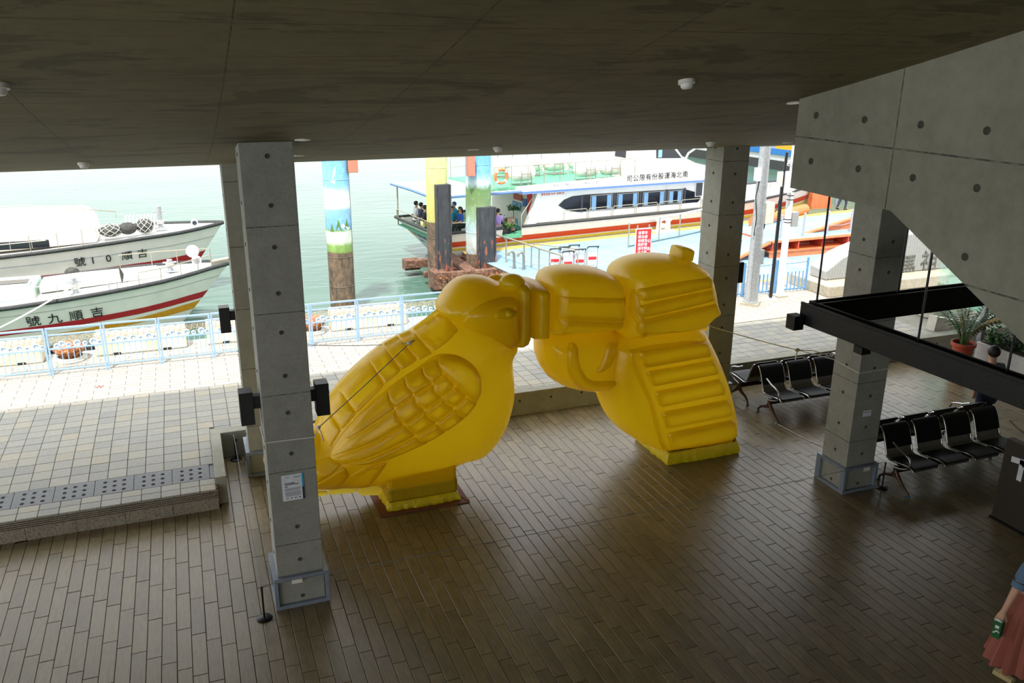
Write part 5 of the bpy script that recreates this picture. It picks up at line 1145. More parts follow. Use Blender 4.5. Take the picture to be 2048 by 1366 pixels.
wg = [at_y(x, y, 31.0) for x, y in ((1604, 478), (1606, 468), (1700, 437), (1790, 405), (1790, 445), (1700, 468))]
MB().prism([(q[0], q[2]) for q in wg], lambda a, b: (a, 31.0, b), lambda a, b: (a, 31.08, b)).build('side_girder', 'girder_orange', gw, world=True)
for s0, s1 in ((1, 3), (0, 4)):
    for a_, b_ in zip(wg[s0:s0+1]+([wg[2]] if s0 else [wg[5]]), ([wg[2]] if s0 else [wg[5]])+[wg[s1]]): MB().bar((a_[0], 30.98, a_[2]), (b_[0], 30.98, b_[2]), .22, .06).build('flange', 'girder_orange', gw, world=True)
f0, f1 = at_z(1506, 444, -1.85), at_z(1610, 418, -1.85); MB().tube([f0, f1], .28, 10).build('edge_fender', 'ring_orange', pn, world=True, smooth=True)
og = thing('gate_post', 'orange steel gate post with bars at the far end of the pontoon', 'gate', (33, 40.5, -2.1))
a_ = at_y(1636, 420, 40); MB().box(a_[0]-.5, a_[0]+.9, 40, 40.4, -2.1, .6).build('post', 'girder_orange', og, world=True)
for k in range(9): MB().cyl((a_[0]+1.5+k*.75, 40.3, -2.1), (a_[0]+1.5+k*.75, 40.3, -.2), .06, n=8).build('bar', 'galvanised', og, world=True, smooth=True)
MB().tube([(a_[0]+1.4, 40.25, -.5), (a_[0]+4.2, 40.25, -2.0)], .05, 6).build('brace', 'pole_white', og, world=True)

# --- far ship
fs_ = thing('far_ship', 'large ship hull with orange and blue paint far across the water', 'ship', (47, 65, -3)); A_, B_ = np.array((46.3, 77.6)), np.array((48.6, 60.8)); d_ = (B_-A_)/np.linalg.norm(B_-A_); A_ = A_-d_*3; B_ = B_+d_*16
nn = np.array((-d_[1], d_[0])); nn = nn if nn @ A_ < 0 else -nn
def pan(z0, z1, s0, s1, nm, mat, o): L_ = np.linalg.norm(B_-A_); a, b = A_+d_*s0*L_+nn*o, A_+d_*s1*L_+nn*o; MB().add([(*a, z0), (*b, z0), (*b, z1), (*a, z1), (*(a-nn*.3), z0), (*(b-nn*.3), z0), (*(b-nn*.3), z1), (*(a-nn*.3), z1)], [(0, 1, 2, 3), (7, 6, 5, 4), (0, 4, 5, 1), (1, 5, 6, 2), (2, 6, 7, 3), (3, 7, 4, 0)]).build(nm, mat, fs_, world=True)
pan(-3.2, 6, 0, 1, 'hull', 'ship_grey', 0); pan(-3.1, -2.2, 0, 1, 'boot_stripe', 'rub_black', .06); pan(-1.2, 1.6, .5, 1, 'orange_band', 'ship_orange', .08); pan(-1.7, -1.2, .3, .72, 'blue_band', 'ship_blue', .1); pan(-.9, -.2, .0, .5, 'blue_band', 'ship_blue', .1); pan(.6, 1.2, .0, .5, 'blue_band', 'ship_blue', .1); pan(1.6, 3, .0, 1, 'blue_band', 'ship_blue', .1)
# ================================================================== THE FERRY
fe = thing('ferry', 'white passenger ferry with orange and yellow stripes alongside the pontoon', 'ferry', (13.0, 36.0, 0), math.radians(8))
FU = np.array((math.cos(math.radians(8)), math.sin(math.radians(8)))); FV = np.array((-FU[1], FU[0]))
def ferry_at(px, py, v):
    d_ = ray(px, py); t_, u_ = np.linalg.solve(np.array([[d_[0], -FU[0]], [d_[1], -FU[1]]]), np.array((13.0, 36.0))+v*FV); return u_, 6+t_*d_[2]
def side_v(u): return 0.0 if u < 13 else 2.45*min(1, ((u-13)/11.0))**2
US = [-3.0, -1, .3, 1.3, 4, 8, 12, 14, 16, 18, 20, 21.5, 22.8, 23.6, 24]; zgf = lambda u: np.interp(u, [-3, 12, 18, 24], [-1.22, -1.22, -.95, -.55])
def fpt(u, h, side, out=0):
    rk = (1-h)*(-1.6*max(0, (-u)/3)) if u < 0 else 0; rb = (1-h)*2.2*max(0, (u-14)/10)
    hv = 2.45-side_v(u); return (u-rk-rb, 2.45+side*(hv*(.8+.2*h)+out), -3.0+h*(zgf(u)+3.0))
HS = [0, .2, .4, .53, .585, .63, .735, .85, 1.0]
m = MB(); n = len(HS)
for sd in (-1, 1): m.add([fpt(u, h, sd) for u in US for h in HS], [(i*n+j, i*n+j+1, (i+1)*n+j+1, (i+1)*n+j) for i in range(len(US)-1) for j in range(n-1) if not (sd < 0 and i == 2 and j >= 6)])
m.add([fpt(US[0], h, sd) for sd in (-1, 1) for h in HS], [(j, j+1, n+j+1, n+j) for j in range(n-1)]); hull = m.build('hull', 'boat_white', fe, smooth=True)
for h0, h1, mt, nm in ((.60, .735, 'stripe_orange', 'orange_stripe'), (.50, .565, 'stripe_yellow', 'yellow_stripe')):
    for sd in (-1, 1): MB().add([fpt(u, h, sd, .015) for u in US for h in (h0, h1)], [(2*i, 2*i+1, 2*i+3, 2*i+2) for i in range(len(US)-1)]).build(nm, mt, hull)
    MB().add([(fpt(-3, h, sd)[0]-.015, fpt(-3, h, sd)[1], fpt(-3, h, sd)[2]) for sd in (-1, 1) for h in (h0, h1)], [(0, 1, 3, 2)]).build(nm, mt, hull)
for us, sd in ((US, 1), (US[:3], -1), (US[3:], -1)): MB().tube([fpt(u, .985, sd, .03) for u in us], .07, 6).build('rubbing_strake', 'rub_black', hull, smooth=True)
MB().tube([fpt(-3, .985, -1), fpt(-3, .985, 1)], .07, 6).build('rubbing_strake', 'rub_black', hull, smooth=True)
tm = lambda a, z: (-3.06-(1-(z+3)/1.78)*-1.6*1.0, 0, 0)
for txt, hh, sz in (('吉 順 號', .66, .42), ('馬 祖', .50, .26)):
    a = np.array(fpt(-3, hh, 1)); b_ = np.array(fpt(-3, hh, -1)); c_ = np.array(fpt(-3, hh+.1, 1)); dr = (b_-a)/np.linalg.norm(b_-a)
    text('stern_lettering', txt, 'trim_blue', sz, tuple(a+dr*1.1+np.array((-.04, 0, -.12))), tuple(dr), tuple(c_-a), hull, .01)
MB().add([fpt(u, .97, sd) for u in [2.1]+US[4:] for sd in (-1, 1)], [(2*i, 2*i+1, 2*i+3, 2*i+2) for i in range(len(US)-4)]).build('side_deck', 'deck_white', fe, fix=False)
MB().box(-2.9, 2.2, .15, 4.75, -1.62, -1.58).build('aft_deck', 'green_deck', fe); MB().box(.32, 1.26, -.05, .5, -1.75, -1.6).build('boarding_sill', 'green_deck', fe)
# cabin
cb = MB().prism([(2.1, -1.25), (2.3, .2), (12.6, .2), (13.4, -.45), (13.6, -1.25)], lambda a, b: (a, .40, b), lambda a, b: (a, 4.5, b)).build('cabin', 'boat_white', fe, bevel=.05)
MB().prism([(1.62, -1.25), (2.2, .2), (2.32, .2), (2.15, -1.25)], lambda a, b: (a, .2, b), lambda a, b: (a, .42, b)).build('door_frame', 'boat_white', cb)
band = MB().prism([(3.45, -.5), (3.75, -.27), (4.2, -.13), (5, -.10), (10.9, -.2), (11.7, -.42), (12.1, -.75), (11.9, -.95), (4.6, -.90), (4.1, -.82), (3.7, -.66)], lambda a, b: (a, .375, b), lambda a, b: (a, .41, b)).build('window_band', 'dark_glass', cb)
plain('frame_dark', (62, 62, 66), .5)
for x0, x1 in ((5.22, 6.53), (6.77, 8.08), (8.33, 9.74), (9.91, 10.87)):
    zt = -.15-.018*(x0-5.2); w = MB()
    for a, b, c, d in ((x0, x1, zt-.04, zt), (x0, x1, -.90, -.86), (x0, x0+.04, -.86, zt-.04), (x1-.04, x1, -.86, zt-.04)): w.box(a, b, .355, .376, c, d)
    wf = w.build('window', 'frame_metal', cb); MB().box(x0+.04, x1-.04, .366, .372, -.86, zt-.04).build('pane', 'dark_glass', wf)
    for cx in (x0+.08, x1-.34): MB().add([(cx+i*.032, .352+.008*(i % 2), z) for i in range(9) for z in (-.85, zt-.05)], [(2*i, 2*i+1, 2*i+3, 2*i+2) for i in range(8)]).build('curtain', 'curtain_blue', wf, fix=False)
for x in (4.75, 6.65, 8.2, 9.82, 11.0): MB().box(x-.05, x+.05, .362, .374, -.92, -.16).build('mullion', 'frame_dark', cb)
MB().box(11.7, 12.1, .33, .40, -.62, .04).build('side_window', 'frame_dark', cb); MB().box(11.66, 12.14, .35, .401, -.66, .08).build('window_frame', 'boat_white', cb)
def fence_rail(u0, u1, v, z0, h, n_, nm='deck_rail', par=None):
    o = MB().tube([(u0, v, z0), (u0, v, z0+h*.85), (u0+.06, v, z0+h), (u1-.06, v, z0+h), (u1, v, z0+h*.85), (u1, v, z0)], .022, 6).build(nm, 'rail_steel', par or fe, smooth=True); return o
for u0 in (3.6, 5.0, 6.4, 7.8, 9.2, 10.6, 12.0): fence_rail(u0, u0+1.3, .12, -1.22, .5, 2)
# roofs
rf = MB().prism([(1.2, .2), (1.2, .42), (12.2, .36), (13.2, .15)], lambda a, b: (a, -.05, b), lambda a, b: (a, 4.95, b)).build('cabin_roof', 'boat_white', fe, bevel=.03)
MB().add([(u, -.065, z) for u, z in ((1.2, .22), (12.6, .14), (12.6, .24), (1.2, .32))]+[(u, -.04, z) for u, z in ((1.2, .22), (12.6, .14), (12.6, .24), (1.2, .32))], [(0, 1, 2, 3), (7, 6, 5, 4), (0, 4, 5, 1), (1, 5, 6, 2), (2, 6, 7, 3), (3, 7, 4, 0)]).build('blue_trim', 'trim_blue', rf)
cp = MB().add([(u, v, .30+.05*math.sin((v)/4.9*PI)+(.0 if u > -2 else -.02)+dz) for dz in (0, .10) for u in (-3.1, -1.5, 0, 1.25) for v in np.linspace(-.05, 4.95, 7)], [(i*7+j, i*7+j+1, (i+1)*7+j+1, (i+1)*7+j) for k in (0,) for i in range(3) for j in range(6)]+[(28+i*7+j, 28+(i+1)*7+j, 28+(i+1)*7+j+1, 28+i*7+j+1) for i in range(3) for j in range(6)]).build('aft_canopy', 'boat_white', fe, smooth=True)
MB().tube([(1.2, -.08, .34), (-1.5, -.08, .34), (-3.1, -.08, .33), (-3.15, 2.4, .38), (-3.1, 4.98, .33)], .055, 6).build('blue_trim', 'trim_blue', cp)
for u, v in ((-2.9, .15), (-2.9, 4.7), (-.3, .15), (-.3, 4.7)): MB().cyl((u, v, -1.6), (u, v, .36), .035, n=8).build('canopy_post', 'rail_steel', fe, smooth=True)
for u0, u1 in ((-2.8, -1.5), (-1.4, -.2)):
    MB().tube([(u0, .1, -1.22), (u0, .1, -.85), (u1, .1, -.85), (u1, .1, -1.22)], .022, 6).build('stern_rail', 'rail_steel', fe, smooth=True)
MB().tube([(-2.95, .2, -1.22), (-2.95, .2, -.85), (-2.95, 4.7, -.85), (-2.95, 4.7, -1.22)], .022, 6).build('stern_rail', 'rail_steel', fe, smooth=True)
for v, w in ((1.1, .4), (3.3, .4)): MB().box(-2.6, -.5, v, v+w, -1.2, -1.14).build('bench_seat', 'boat_white', fe, bevel=.02); MB().box(-2.5, -.6, v+.15, v+.25, -1.58, -1.2).build('bench_base', 'boat_white', fe)
MB().box(2.08, 2.16, .42, 4.5, -1.6, .2).build('aft_bulkhead', 'boat_white', fe); MB().box(2.0, 2.085, .9, 1.25, -.55, -.2).build('access_sign', 'ship_blue', fe); MB().box(2.03, 2.085, 1.4, 2.2, -.35, -.05).build('wall_poster', 'stripe_orange', fe); MB().box(2.03, 2.085, 1.5, 2.3, -.85, -.45).build('wall_poster', 'curtain_blue', fe); MB().box(1.95, 2.085, .5, .75, -.9, .1).build('fire_locker', 'cart_red', fe)
MB().tube([(1.3, .1, -1.6), (1.3, .1, -.75), (2.1, .3, .1)], .025, 6).build('door_handrail', 'rail_steel', fe, smooth=True); MB().tube([(1.32, .1, -1.3), (2.12, .3, -.5)], .02, 6).build('door_handrail', 'rail_steel', fe, smooth=True)
# upper deck
ub = MB().prism([(1.0, .38), (1.0, .55), (6.5, .68), (12.4, .80), (13.1, .3)], lambda a, b: (a, .05, b), lambda a, b: (a, .15, b)).build('name_bulwark', 'boat_white', fe); MB().prism([(1.0, .38), (1.0, .55), (6.5, .68), (12.4, .80), (13.1, .3)], lambda a, b: (a, 4.75, b), lambda a, b: (a, 4.85, b)).build('name_bulwark', 'boat_white', fe)
MB().box(-.2, 8.2, .16, 4.74, .42, .50).build('upper_deck', 'green_deck', fe)
text('side_lettering', '司公限有份股運海北南', 'ink_black', .36, (7.05, .035, .43), (1, 0, .008), (0, 0, 1), ub, .01, space=1.12); text('side_lettering', '0836-22188', 'ink_grey', .18, (2.9, .035, .43), (1, 0, .01), (0, 0, 1), ub, .01); text('side_lettering', '0836-22193', 'ink_grey', .18, (4.6, .035, .43), (1, 0, .01), (0, 0, 1), ub, .01)
text('side_lettering', '乘客定員102名 船員5名', 'stripe_orange', .11, (2.5, .385, .02), (1, 0, 0), (0, 0, 1), cb, .006, space=1.2)
for v in (.15, 4.7):
    MB().tube([(-.1, v, .5), (-.1, v, 1.45), (7.6, v, 1.5)], .022, 6).build('upper_rail', 'rail_steel', fe, smooth=True); MB().tube([(-.1, v, 1.0), (7.6, v, 1.05)], .016, 6).build('upper_rail', 'rail_steel', fe, smooth=True)
    for k in range(9): MB().cyl((.8+k*.85, v, .5), (.8+k*.85, v, 1.46), .02, n=6).build('rail_post', 'rail_steel', fe, smooth=True)
lb = MB().tube([(.24+.30*math.cos(a), .08, 1.06+.30*math.sin(a)) for a in np.linspace(0, 2*PI, 28, endpoint=False)], .065, 10, closed=True).build('life_ring', 'ring_orange', fe, smooth=True)
for k in range(4):
    a0 = PI/4+k*PI/2; MB().tube([(.24+.30*math.cos(a), .08, 1.06+.30*math.sin(a)) for a in np.linspace(a0-.16, a0+.16, 5)], .069, 10).build('ring_band', 'pole_white', lb, smooth=True)
def raft(u, v):
    r0 = MB().lathe([(.0, -.62), (.22, -.60), (.36, -.48), (.385, -.3), (.385, -.02), (.40, -.02), (.40, .02), (.385, .02), (.385, .3), (.36, .48), (.22, .60), (.0, .62)], n=22, cap=False)
    r0.v = [(u+p[2], v+p[1], 1.06+p[0]) for p in r0.v]; o = r0.build('life_raft', 'boat_white', fe, smooth=True)
    for du in (-.3, .3): MB().tube([(u+du, v-.42, .5), (u+du*.8, v-.44, 1.02), (u+du*.8, v-.30, 1.3)], .024, 6).tube([(u+du, v+.42, .5), (u+du, v-.42, .62)], .02, 6).build('cradle', 'frame_metal', o, smooth=True)
    MB().tube([(u-.26, v-.45, 1.05), (u+.26, v-.45, 1.05)], .022, 6).build('cradle_bar', 'frame_metal', o, smooth=True)
for u, v in ((1.72, .85), (5.25, .85), (6.7, .85), (3.7, 3.5), (5.1, 3.5), (6.6, 3.5), (2.3, 3.5)): raft(u, v)
wh = MB().prism([(7.35, .5), (7.9, 1.25), (8.25, 2.1), (8.5, 2.55), (9.6, 2.55), (10.7, 1.42), (11.6, 1.05), (12.6, .82), (13.1, .3)], lambda a, b: (a, .35, b), lambda a, b: (a, 4.55, b)).build('wheelhouse', 'boat_white', fe, bevel=.06)
MB().prism([(8.97, 2.1), (9.02, 1.42), (10.6, 1.36), (9.8, 2.1)], lambda a, b: (a, .325, b), lambda a, b: (a, .36, b)).build('wheelhouse_window', 'dark_glass', wh); MB().add([(9.1+i*.05, .31+.01*(i % 2), z) for i in range(6) for z in (1.45, 2.1)], [(2*i, 2*i+1, 2*i+3, 2*i+2) for i in range(5)]).build('curtain', 'curtain_blue', wh, fix=False)
MB().prism([(7.2, 1.5), (7.25, 2.3), (7.85, 2.3), (7.8, 1.4)], lambda a, b: (a, 1.2, b), lambda a, b: (a, 1.3, b)).build('spray_screen', 'dark_glass', wh)
MB().tube([(11.2, .9, 1.0), (11.5, .9, 1.5), (11.9, .9, 1.7)], .05, 6).build('horn', 'boat_white', wh, smooth=True)
rail_u = [fpt(u, 1, -1, -.15) for u in (15, 17, 19, 21, 22.5)]; rt = [(p[0], p[1], p[2]+.6) for p in rail_u]; MB().tube(rt, .022, 6).build('bow_rail', 'rail_steel', fe, smooth=True)
for p in rail_u: MB().cyl(p, (p[0], p[1], p[2]+.6), .02, n=6).build('rail_post', 'rail_steel', fe, smooth=True)
MB().box(14.2, 14.9, 1.2, 2.0, -1.0, -.35).build('deck_locker', 'box_cream', fe, bevel=.02)
# luggage on the aft deck: things of their own
def W2(u, v, z): q = np.array((13.0, 36.0))+u*FU+v*FV; return (q[0], q[1], z)
def suitcase(u, v, col, lab, w=.42, h=.62):
    s = thing('suitcase', lab, 'suitcase', W2(u, v, -1.58), math.radians(8), 'luggage on the ferry deck'); MB().box(-w/2, w/2, -.13, .13, .05, h+.05).build('shell', col, s, bevel=.04); MB().tube([(-.1, 0, h+.04), (-.1, 0, h+.28), (.1, 0, h+.28), (.1, 0, h+.04)], .012, 6).build('pull_handle', 'galvanised', s)
    for x in (-w/2+.06, w/2-.06): MB().cyl((x, -.1, .03), (x, .1, .03), .03, n=8).build('wheel', 'rubber_black', s)
plain('case_tan', (150, 112, 92), .5); plain('case_blue', (50, 110, 140), .5); plain('bag_black', (28, 28, 32), .7); plain('bag_brown', (64, 48, 42), .7)
suitcase(.95, .55, 'case_tan', 'tan suitcase standing in the ferry doorway'); suitcase(1.25, .75, 'case_blue', 'blue suitcase beside the tan one in the ferry doorway', .34, .52)
for u, v, sz, lab, c in ((.55, 1.3, .34, 'big black bag on the luggage heap', 'bag_black'), (.62, .42, .26, 'dark brown carton below the plants', 'bag_brown')):
    s = thing('travel_bag', lab, 'bag', W2(u, v, -1.58), .2, 'luggage on the ferry deck'); hh = .75 if c == 'bag_black' else .36; MB().box(-sz, sz, -.2, .2, 0, hh).build('bag_shell', c, s, bevel=.08); MB().tube([(-.1, 0, hh), (-.08, 0, hh+.12), (.08, 0, hh+.12), (.1, 0, hh)], .015, 6).build('strap', c, s)
for u, v, z, lab in ((.35, .6, -1.0, 'leafy green plant by the luggage in the doorway'), (1.5, 1.2, -.7, 'leafy green plant behind the suitcases'), (.75, .3, -1.3, 'leafy green plant in front of the brown carton')):
    s = thing('potted_plant', lab, 'plant', W2(u, v, -1.58), 0, 'plants on the ferry deck'); MB().lathe([(.09, 0), (.12, .2)], n=14).build('pot', 'bag_black', s); MB().cyl((0, 0, .15), (0, 0, z+1.7), .015, n=6).build('stem', 'leaf_dark', s)
    q = W2(u, v, z); o = leafy(90, q[0], q[1], q[2], .25, .2, .3, 'foliage', 'leaf_green', s, .16); o['kind'] = 'stuff'
# ================================================================== PEOPLE
plain('skin', (196, 150, 122), .6, noise=.03); plain('hair_black', (24, 20, 19), .6); plain('hair_brown', (58, 38, 28), .6); plain('shoe_dark', (34, 30, 30), .6)
for nm, c in (('cloth_teal', (36, 150, 178)), ('cloth_blue', (40, 84, 170)), ('cloth_purple', (160, 126, 186)), ('cloth_grey', (132, 130, 132)), ('cloth_white', (206, 206, 208)), ('cloth_navy', (44, 50, 78)), ('cloth_black', (30, 30, 34)), ('cloth_cream', (206, 196, 140)), ('cloth_denim', (84, 112, 138)), ('cloth_rust', (150, 84, 68)), ('cloth_smoke', (90, 96, 108)), ('carton_green', (28, 92, 44)), ('carton_white', (214, 216, 212)), ('eye_dark', (20, 16, 14))): plain(nm, c, .8, noise=.05)
def skin_mesh(P_, E_, name, mat, parent, sub=1, root=0):
    me = bpy.data.meshes.new(name); me.from_pydata([p[0] for p in P_], E_, []); o = bpy.data.objects.new('tmp', me)
    o.modifiers.new('s', 'SKIN'); sm = o.modifiers.new('u', 'SUBSURF'); sm.levels = sub; sm.render_levels = sub
    for i, p in enumerate(P_):
        d_ = me.skin_vertices[0].data[i]; r_ = p[1]; d_.radius = (r_, r_) if not hasattr(r_, '__len__') else r_; d_.use_root = (i == root)
    nm = evaluated(o); bpy.data.meshes.remove(me)
    nm.materials.clear(); nm.materials.append(MATS[mat]); nm.polygons.foreach_set('use_smooth', [True]*len(nm.polygons)); nm.name = name
    q = bpy.data.objects.new(name, nm); link(q, parent); return q
def person(label, loc, rz, pose, shirt, legs, hair='hair_black', arms=None, group=None, long_hair=False, skirt=False, sub=1, scale=1.0, cap=None):
    p = thing('person', label, 'person', loc, rz, group); p.scale = (scale,)*3
    z0 = {'stand': .90, 'walk': .89, 'sit': .50}[pose]; lean = {'stand': 0, 'walk': .03, 'sit': .02}[pose]
    T = lambda x, y, z: (x, y+lean*(z), z0+z)
    J = dict(pel=(T(0, 0, 0), (.15, .12)), wai=(T(0, 0, .15), (.135, .10)), che=(T(0, 0, .33), (.16, .11)), nb=(T(0, -.01, .48), .075), nk=(T(0, 0, .55), .06), h0=(T(0, .025, .61), .075), h1=(T(0, .02, .67), .092), h2=(T(0, .005, .75), .075))
    for s, n_ in ((-1, 'l'), (1, 'r')):
        J['s'+n_] = (T(s*.175, 0, .44), .058)
        if arms == 'lap': J['e'+n_] = (T(s*.21, .04, .18), .042); J['w'+n_] = (T(s*.10, .24, .10), .03); J['f'+n_] = (T(s*.05, .31, .10), .032)
        elif arms == 'fore': J['e'+n_] = (T(s*.22, .03, .20), .042); J['w'+n_] = (T(s*.12, .24, .26), .03); J['f'+n_] = (T(s*.08, .31, .30), .032)
        else: sw_ = .10*s if pose == 'walk' else .02; J['e'+n_] = (T(s*.23, -.02+sw_*.5, .17), .042); J['w'+n_] = (T(s*.235, .04+sw_, -.06), .03); J['f'+n_] = (T(s*.23, .06+sw_, -.15), .034)
        J['p'+n_] = (T(s*.09, 0, -.04), .095)
        if pose == 'sit': J['k'+n_] = ((s*.11, .44, .50), .066); J['a'+n_] = ((s*.11, .42, .10), .042); J['t'+n_] = ((s*.11, .56, .035), .036)
        elif pose == 'walk': J['k'+n_] = ((s*.10, .16*s+.04, .48), .064); J['a'+n_] = ((s*.10, .20*s-.06, .09+(.05 if s < 0 else 0)), .042); J['t'+n_] = ((s*.10, .20*s+.08, .035), .036)
        else: J['k'+n_] = ((s*.10, .02, .48), .064); J['a'+n_] = ((s*.10, -.02, .08), .042); J['t'+n_] = ((s*.12, .12, .035), .036)
    def chain(keys, edges, name, mat, grow=0.0, sub_=sub):
        idx = {k: i for i, k in enumerate(keys)}; P_ = [(J[k][0], (J[k][1]+grow) if not hasattr(J[k][1], '__len__') else (J[k][1][0]+grow, J[k][1][1]+grow)) for k in keys]
        return skin_mesh(P_, [(idx[a], idx[b]) for a, b in edges], name, mat, p, sub_)
    keys = list(J); ed = [('pel', 'wai'), ('wai', 'che'), ('che', 'nb'), ('nb', 'nk'), ('nk', 'h0'), ('h0', 'h1'), ('h1', 'h2')]
    for n_ in 'lr': ed += [('che', 's'+n_), ('s'+n_, 'e'+n_), ('e'+n_, 'w'+n_), ('w'+n_, 'f'+n_), ('pel', 'p'+n_), ('p'+n_, 'k'+n_), ('k'+n_, 'a'+n_), ('a'+n_, 't'+n_)]
    chain(keys, ed, 'body', 'skin')
    chain(['pel', 'wai', 'che', 'sl', 'el', 'sr', 'er', 'nb'], [('pel', 'wai'), ('wai', 'che'), ('che', 'nb'), ('che', 'sl'), ('sl', 'el'), ('che', 'sr'), ('sr', 'er')], 'shirt', shirt, .016)
    if not skirt: chain(['pel', 'pl', 'kl', 'al', 'pr', 'kr', 'ar'], [('pel', 'pl'), ('pl', 'kl'), ('kl', 'al'), ('pel', 'pr'), ('pr', 'kr'), ('kr', 'ar')], 'trousers', legs, .016)
    for n_ in 'lr':
        a, t_ = np.array(J['a'+n_][0]), np.array(J['t'+n_][0]); MB().tube([a+np.array((0, -.05, -.03)), (a+t_)/2-np.array((0, 0, .0)), t_], [.048, .046, .036], 8).build('shoe', 'shoe_dark', p, smooth=True)
    hc = np.array(J['h1'][0]); hm = MB().sphere(tuple(hc+np.array((0, -.022, .035))), .112, 18, 12, (.92, 1.02, .95))
    keep = [i for i, v in enumerate(hm.v) if not (v[1] > hc[1]+.045 and v[2] < hc[2]+.05) and v[2] > hc[2]-.09]; ks = set(keep); hm.f = [f for f in hm.f if all(i in ks for i in f)]
    hm.build('hair', cap or hair, p, smooth=True)
    if long_hair: MB().tube([hc+np.array((0, -.09, .02)), hc+np.array((0, -.13, -.08)), hc+np.array((0, -.13, -.22))], [.06, .06, .02], 8).build('ponytail', hair, p, smooth=True)
    for s in (-1, 1):
        MB().sphere(tuple(hc+np.array((s*.037, .083, .0))), .011, 8, 6).build('eye', 'eye_dark', p, smooth=True); MB().sphere(tuple(hc+np.array((s*.092, -.005, -.01))), .022, 8, 6, (.5, .8, 1.2)).build('ear', 'skin', p, smooth=True)
    MB().tube([hc+np.array((0, .082, .0)), hc+np.array((0, .108, -.03)), hc+np.array((0, .088, -.042))], [.008, .014, .010], 6).build('nose', 'skin', p, smooth=True); MB().tube([hc+np.array((-.022, .085, -.062)), hc+np.array((0, .090, -.064)), hc+np.array((.022, .085, -.062))], .006, 5).build('mouth', 'cloth_rust', p, smooth=True)
    return p, J
# on the ferry
def seat_at(px, py, v, f, *a, **k):      # head height measured, seat on the aft deck
    u_, z_ = ferry_at(px, py, v); return person(f, W2(u_, v, -1.64), *a, **k)
GP = 'passengers on the ferry deck'; R8 = math.radians(8)
seat_at(832, 425, 3.6, 'passenger in white shirt sitting at the stern of the ferry', R8-PI/2, 'sit', 'cloth_white', 'cloth_grey', arms='lap', group=GP); seat_at(842, 425, 3.1, 'passenger in white and navy shirt sitting at the stern', R8-PI/2, 'sit', 'cloth_navy', 'cloth_grey', arms='lap', group=GP)
seat_at(850, 434, 2.3, 'passenger in black vest sitting beside the lemon pile', R8-PI/2, 'sit', 'cloth_black', 'cloth_cream', arms='lap', group=GP)
seat_at(903, 424, 1.5, 'man in teal shirt sitting between the two dark fenders', R8-PI*.9, 'sit', 'cloth_teal', 'cloth_black', arms='lap', group=GP); seat_at(909, 418, 2.6, 'passenger with blue cap sitting behind the man in teal', R8+PI/2, 'sit', 'cloth_teal', 'cloth_navy', arms='lap', group=GP, cap='cloth_blue')
seat_at(921, 427, 1.2, 'woman in blue jacket with brown ponytail sitting on the ferry', R8+PI/2, 'sit', 'cloth_blue', 'cloth_black', 'hair_brown', arms='lap', group=GP, long_hair=True)
person('person in purple vest and grey trousers standing at the ferry door', tuple(at_z(996, 491, -2.1)[:2])+(-2.1,), R8-.3, 'stand', 'cloth_purple', 'cloth_grey', arms='fore')
q = at_z(1683, 420, -2.1); person('person in dark trousers walking at the far end of the pontoon', (q[0], q[1], -2.1), -PI/2, 'walk', 'cloth_navy', 'cloth_navy')
# in the hall
person('dark haired person walking past the white planter behind the hanging frame', (12.05, 9.55, 0), -PI*.15, 'walk', 'cloth_smoke', 'cloth_navy', sub=2, scale=.96)

wp = thing('person', 'person in denim shirt and long rust skirt holding a green carton', 'person', (7.42, 4.98, 0), 0)
sk_r = np.random.RandomState(2)
cx, cy = 7.46, 4.97
body_P = [((cx, cy, .92), (.15, .12)), ((cx+.01, cy, 1.07), (.12, .10)), ((cx+.02, cy, 1.24), (.15, .11)), ((cx+.03, cy, 1.38), .07), ((cx+.04, cy+.01, 1.45), .05), ((cx+.05, cy+.02, 1.52), .075), ((cx+.05, cy+.02, 1.58), .09), ((cx+.05, cy+.01, 1.65), .07),
          ((cx-.15, cy+.02, 1.32), .056), ((cx-.235, cy+.04, 1.06), .042), ((cx-.31, cy+.05, .86), .029), ((cx-.335, cy+.05, .80), .034), ((cx+.20, cy, 1.32), .056), ((cx+.28, cy, 1.07), .042), ((cx+.30, cy+.06, .86), .03), ((cx+.30, cy+.07, .78), .034),
          ((cx-.08, cy, .88), .09), ((cx-.09, cy+.02, .48), .06), ((cx-.10, cy, .10), .04), ((cx-.13, cy+.10, .035), .034), ((cx+.09, cy, .88), .09), ((cx+.10, cy-.02, .48), .06), ((cx+.10, cy-.02, .10), .04), ((cx+.13, cy+.08, .035), .034)]
be = [(0, 1), (1, 2), (2, 3), (3, 4), (4, 5), (5, 6), (6, 7), (2, 8), (8, 9), (9, 10), (10, 11), (2, 12), (12, 13), (13, 14), (14, 15), (0, 16), (16, 17), (17, 18), (18, 19), (0, 20), (20, 21), (21, 22), (22, 23)]
hx, hy, hz = cx-.335, cy+.05, .80
for k, (dx, ln) in enumerate(((-.028, .055), (-.010, .066), (.009, .062), (.026, .050))):      # four fingers curled over the carton
    i0 = len(body_P); b_ = (hx-.03, hy+dx, hz-.018)
    body_P += [(b_, .011), ((b_[0]-.022, b_[1], b_[2]-ln*.5), .0095), ((b_[0]-.012, b_[1], b_[2]-ln), .0085)]; be += [(11, i0), (i0, i0+1), (i0+1, i0+2)]
i0 = len(body_P); body_P += [((hx+.012, hy-.035, hz-.005), .012), ((hx+.03, hy-.04, hz-.04), .010), ((hx+.026, hy-.03, hz-.07), .009)]; be += [(11, i0), (i0, i0+1), (i0+1, i0+2)]
def wl(P_): return [((p[0][0]-7.42, p[0][1]-4.98, p[0][2]), p[1]) for p in P_]
skin_mesh(wl(body_P), be, 'body', 'skin', wp, 2)
